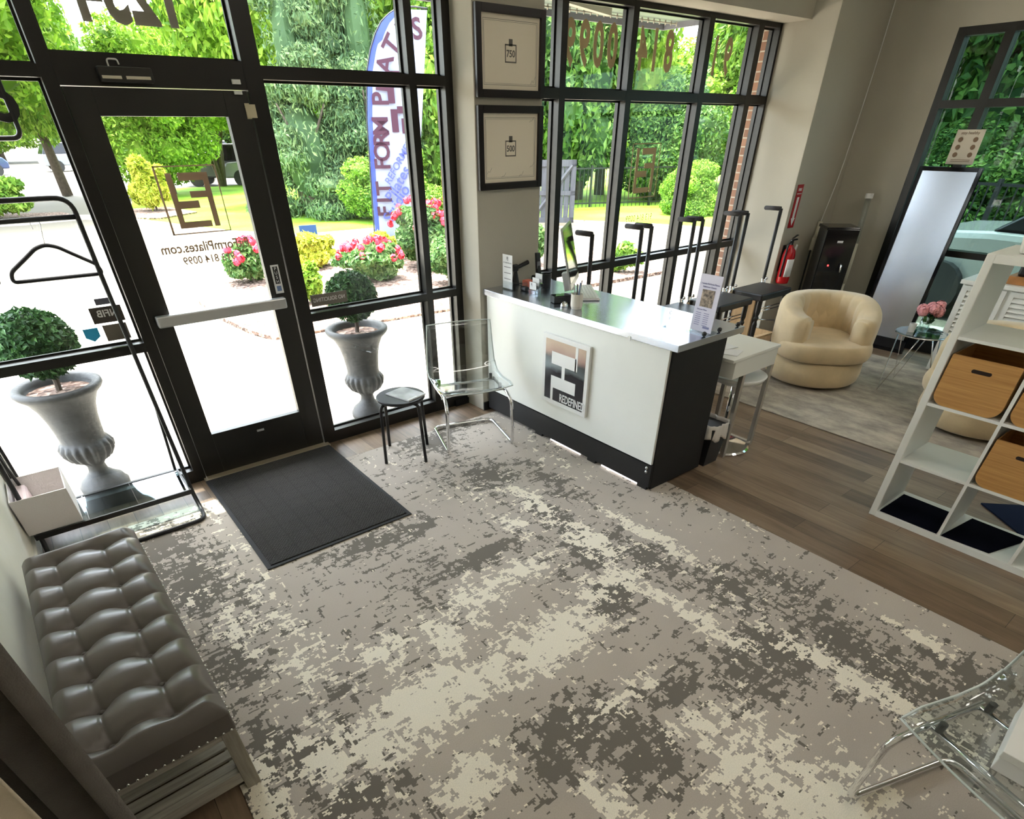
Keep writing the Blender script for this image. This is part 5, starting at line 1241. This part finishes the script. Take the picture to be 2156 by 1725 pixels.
# urns with boxwood ------------------------------------------------------
def urn(loc, label):
    t = thing('stone_urn', label, 'urn', loc, 0, 'grey fluted urns by the entrance')
    prof = [(.02, 0), (.155, 0), (.158, .035), (.145, .05), (.135, .075), (.10, .10), (.062, .14), (.055, .185), (.075, .215), (.135, .25), (.168, .30), (.172, .34), (.150, .375), (.142, .38), (.135, .40), (.140, .46), (.150, .54), (.170, .62), (.205, .69), (.245, .725), (.258, .745), (.255, .765), (.235, .775), (.205, .765), (.195, .74), (.19, .71), (.02, .71)]
    build('bowl', MB().lathe(prof, 96, 0, 0, .16, (.21, .385), 18), URN, t, world=False, smooth=True)
    build('soil', MB().lathe([(.02, .715), (.188, .715), (.188, .722), (.02, .728)], 32), MULCH, t, world=False)
    return t
u1 = urn((.365, .60, GZ+.001), 'grey fluted stone urn outside the left window'); dup(u1, (2.50, .58, GZ+.001), .7, 'grey fluted stone urn outside the window right of the door')
def topiary(loc, r, label, seed):
    t = thing('boxwood_ball', label, 'topiary', loc, 0, 'clipped boxwood balls')
    v, f = leaf_cloud([(0, 0, .10+r*.92, r, r, r*.92)], 3800, .026, seed=seed)
    v2 = v.copy(); mb = MB(); mb.v = v.tolist(); mb.f = [tuple(q) for q in f.tolist()]; mb.sphere((0, 0, .10+r*.92), r*.86, 24, 16)
    build('foliage', mb, L_BOX, t, world=False)
    build('stem', MB().tube([(0, 0, -.02), (.01, 0, .06), (0, 0, .16)], .018, 8), BARK, t, world=False)
    return t
topiary((.365, .60, GZ+.73), .215, 'round clipped boxwood in the urn outside the left window', 3)
topiary((2.50, .58, GZ+.73), .195, 'round clipped boxwood in the urn right of the door', 4)

# feather flag -------------------------------------------------------------
side = Vector((0.8975, -0.4410, 0)); Bp = Vector((6.2, 7.6, GZ)); fnn = Vector((-.4410, -.8975, 0))
def FP(s, z, d=0): return Bp+side*s+Vector((0, 0, z-GZ))+fnn*d
fg = thing('feather_flag', 'tall white feather flag with blue edge reading FIT FORM PILATES', 'flag', tuple(Bp))
spine = [(0, GZ), (.04, -.05), (.11, 1.075), (.186, 2.15), (.284, 2.795), (.39, 3.08), (.5, 3.281), (.62, 3.43), (.769, 3.529), (.9, 3.59), (1.014, 3.613), (1.2, 3.615), (1.407, 3.597)]
build('pole', MB().tube([FP(s, z) for s, z in spine], .012, 8), BLACKP, fg, smooth=True)
def spn(z):
    for i in range(1, len(spine)-1):
        if spine[i][1] <= z <= spine[i+1][1]:
            t = (z-spine[i][1])/max(1e-6, spine[i+1][1]-spine[i][1]); return spine[i][0]+(spine[i+1][0]-spine[i][0])*t
    return spine[-1][0] if z > 3.6 else .05
rt = [(.06, -.02), (.20, .16), (.42, .28), (.747, .465), (.933, .902), (1.16, 2.006), (1.277, 2.801), (1.34, 3.2), (1.40, 3.58)]
def rgt(z):
    for i in range(len(rt)-1):
        if rt[i][1] <= z <= rt[i+1][1]: t = (z-rt[i][1])/(rt[i+1][1]-rt[i][1]); return rt[i][0]+(rt[i+1][0]-rt[i][0])*t
    return 1.40
def wave(s, z): return .025*math.sin(z*3.1+s*4)
def flagf(u, v):
    z = -.02+3.60*v; a = spn(z)+.02; b = max(a+.01, rgt(z)); s = a+(b-a)*u
    return tuple(FP(s, z, wave(s, z)))
ff_ = build('banner', MB().surf(flagf, 16, 70), FLAGW, fg, smooth=True, solid=.002)
def bordf(u, v):
    z = -.02+3.585*v; a = spn(z)+.015; w2 = .085+ (.05 if z > 3.2 else 0); s = a+w2*u
    return tuple(FP(s, z, wave(s, z)+.004))
build('border', MB().surf(bordf, 4, 70), FLAGB, ff_, smooth=True)
ftx = MB()
def ftext(ch, s, z, ang, size, sx=1.0):
    ca, sa = math.cos(ang), math.sin(ang); ftx.text(ch, size, tuple(FP(s, z, .045)), side*ca+ZZ*sa, -side*sa+ZZ*ca, .002, .025, False, sx)
zs_ = np.linspace(.72, 2.42, 10)
for ch, z in zip('FIT FORM P', zs_):
    if ch != ' ': ftext(ch, spn(z)+.25, z, PI/2, .40, .92)
for ch, s, z, a in [('I', .56, 2.56, 1.50), ('L', .57, 2.68, 1.45), ('A', .62, 2.88, 1.30), ('T', .76, 3.12, .95), ('E', .97, 3.30, .55), ('S', 1.20, 3.33, .15)]: ftext(ch, s, z, a, .38)
build('lettering', ftx, FLAGT, ff_)
f3 = MB()
def r3(s0, s1, z0, z1):
    f3.hexa([tuple(FP(s0, z0, .035)), tuple(FP(s1, z0, .035)), tuple(FP(s1, z0, .045)), tuple(FP(s0, z0, .045))], [tuple(FP(s0, z1, .035)), tuple(FP(s1, z1, .035)), tuple(FP(s1, z1, .045)), tuple(FP(s0, z1, .045))])
r3(.60, .72, 2.36, 2.80); r3(.60, .95, 2.68, 2.80); r3(.62, .74, 1.95, 2.28); r3(.80, .90, 1.93, 2.15); r3(1.0, 1.10, 2.40, 2.85); r3(.74, 1.0, 2.22, 2.32)
build('emblem', f3, FLAGT, ff_)
f4 = MB()
for tx_, s, z, sz in (('REFORMER', .68, 1.50, .17), ('Pilates', .62, 1.16, .26), ('Studio', .56, .84, .28)):
    an = math.radians(52); f4.text(tx_, sz, tuple(FP(s, z, .045)), side*math.cos(an)+ZZ*math.sin(an), -side*math.sin(an)+ZZ*math.cos(an), .002, .012)
build('tagline', f4, FLAGT2, ff_)
o = build('yard_sign', obb(Vector((6.25, 11.05, GZ+.20)), (.20, -.04, 0), (.005, .01, 0), (0, 0, .11)), mat('navy_sign', (.015, .06, .16), .5)); setp(o, 'small dark blue sign standing on the kerb by the lawn', 'sign')

# bin store gates, fence, cars ---------------------------------------------------
gb = thing('bin_store_gate', 'weathered grey board gate of the bin store with a diagonal brace', 'gate', (12.3, 8.7, GZ))
ga = Vector((11.75, 9.35, GZ)); gc = Vector((12.62, 8.52, GZ)); gd = (gc-ga); gl_ = gd.length; gu = gd.normalized(); gn = Vector((gu.y, -gu.x, 0))*-1
def gate_board(a, b, z0, z1, d=.02, off=0):
    c = ga+gu*((a+b)/2)+gn*off; return obb(c+Vector((0, 0, (z0+z1)/2)), gu*((b-a)/2), gn*d, ZZ*((z1-z0)/2))
bm = MB()
for k in range(8): q = gate_board(k*gl_/8+.01, (k+1)*gl_/8-.005, .10, 1.46, .015); bm.add(q.v, q.f)
build('boards', bm, GATEM, gb)
fm = MB()
for a in ((0, gl_, .10, .22), (0, gl_, 1.34, 1.48), (0, gl_, .72, .82), (0, .12, .1, 1.48), (gl_-.12, gl_, .1, 1.48)): q = gate_board(*a, .02, -.035); fm.add(q.v, q.f)
fm.tube([tuple(ga+gu*.1+gn*-.05+ZZ*.2), tuple(ga+gu*(gl_-.1)+gn*-.05+ZZ*1.36)], .045, 4)
build('brace', fm, GATEM, gb)
o = build('bin_store_gate', obb(Vector((10.9, 11.35, GZ+.62)), (.38, -.30, 0), (.02, .03, 0), (0, 0, .62)), CEDAR); setp(o, 'orange-brown board gate panel seen through the narrow pane', 'gate')
o = build('bin_store_wall', obb(Vector((11.9, 10.3, GZ+.6)), (.42, -.42, 0), (.05, .05, 0), (0, 0, .60)), mat('dark_store_wall', (.06, .06, .065), .8)); setp(o, 'dark wall of the bin store between its gates', 'wall')
def fence(A, B_, label, h_=1.12, z=GZ):
    A = Vector((*A, z)); B_ = Vector((*B_, z)); d = B_-A; L = d.length; u = d.normalized(); n_ = Vector((-u.y, u.x, 0))
    t = thing('metal_fence', label, 'fence', tuple(A), 0, 'black metal picket fences')
    r_ = MB()
    for zz in (.15, h_-.02): q = obb(A+u*L/2+Vector((0, 0, zz)), u*L/2, n_*.015, ZZ*.02); r_.add(q.v, q.f)
    build('rail', r_, BLACK, t)
    p = MB(); k = int(L/.14)
    for i in range(k): q = obb(A+u*(i+.5)*.14+Vector((0, 0, h_/2)), u*.008, n_*.008, ZZ*h_/2); p.add(q.v, q.f)
    build('pickets', p, BLACK, t)
    ps_ = int(L/2.2)+1
    for i in range(ps_+1): q = obb(A+u*min(L, i*L/ps_)+Vector((0, 0, h_/2+.03)), u*.03, n_*.03, ZZ*(h_/2+.03)); build('post', q, BLACK, t)
fence((16.1, 11.4), (23.5, 7.6), 'black metal picket fence behind the shrubs outside the front windows')
fence((13.2, 12.6), (16.1, 11.4), 'short run of black metal fence behind the bin store gate')
fence((12.4, -5.5), (13.6, 1.2), 'black metal picket fence outside the right-hand window', 1.35)
def car(loc, rz, col, label, suv=True):
    t = thing('parked_car', label, 'car', loc, rz, 'parked cars')
    M_ = mat('car_paint_%s' % str(col), col, .25, .3, coat=.5)
    hh = 1.65 if suv else 1.40
    low = [(-2.2, .35), (2.2, .35), (2.25, .7), (2.0, .98), (1.0, 1.05), (-2.15, 1.05), (-2.28, .7)]
    build('body', MB().prism(low, -.88, .88, 'y'), M_, t, world=False, bevel=.08)
    gh = MB().hexa([(-2.1, -.82, 1.05), (1.05, -.82, 1.05), (1.05, .82, 1.05), (-2.1, .82, 1.05)], [(-1.75, -.66, hh), (.25, -.66, hh), (.25, .66, hh), (-1.75, .66, hh)])
    build('window', gh, BLACKG, t, world=False, bevel=.03)
    build('roof', MB().box(-1.78, .28, -.68, .68, hh-.01, hh+.05), M_, t, world=False, bevel=.03)
    for x in (-1.4, 1.4):
        for y in (-.88, .88): build('wheel', MB().tube([(x, y-.11, .34), (x, y+.11, .34)], .34, 20), BLACKP, t, world=False)
    return t
car((10.6, 31.5, GZ-.02), 2.6, (.10, .10, .11), 'dark grey car parked beyond the lawn, behind the door logo')
car((12.3, 30.0, GZ-.02), 2.6, (.45, .45, .46), 'silver car parked next to the dark grey one beyond the lawn')
car((.0, 52, GZ-.02), .3, (.03, .05, .14), 'dark blue car parked at the far left of the drive')
car((6.6, 55, GZ-.02), .1, (.30, .32, .36), 'grey car parked far across the drive left of the door')
car((15.5, 50, GZ-.02), .1, (.75, .75, .75), 'white car parked far beyond the lawn behind the maple')
car((10.9, -2.6, GZ-.02), 1.45, (.40, .41, .40), 'pale pickup-like car right outside the right-hand window')
for i, x in enumerate(range(-34, 70, 9)):
    tree(x+(i % 3), 78+(i*7) % 9, 4.2, 6.2, 5.0+(i % 2), ('mid', 'dark')[i % 2], (1, 4)[i % 2], 'tree in the distant green line beyond the parking area', rot=i, group='distant tree line')
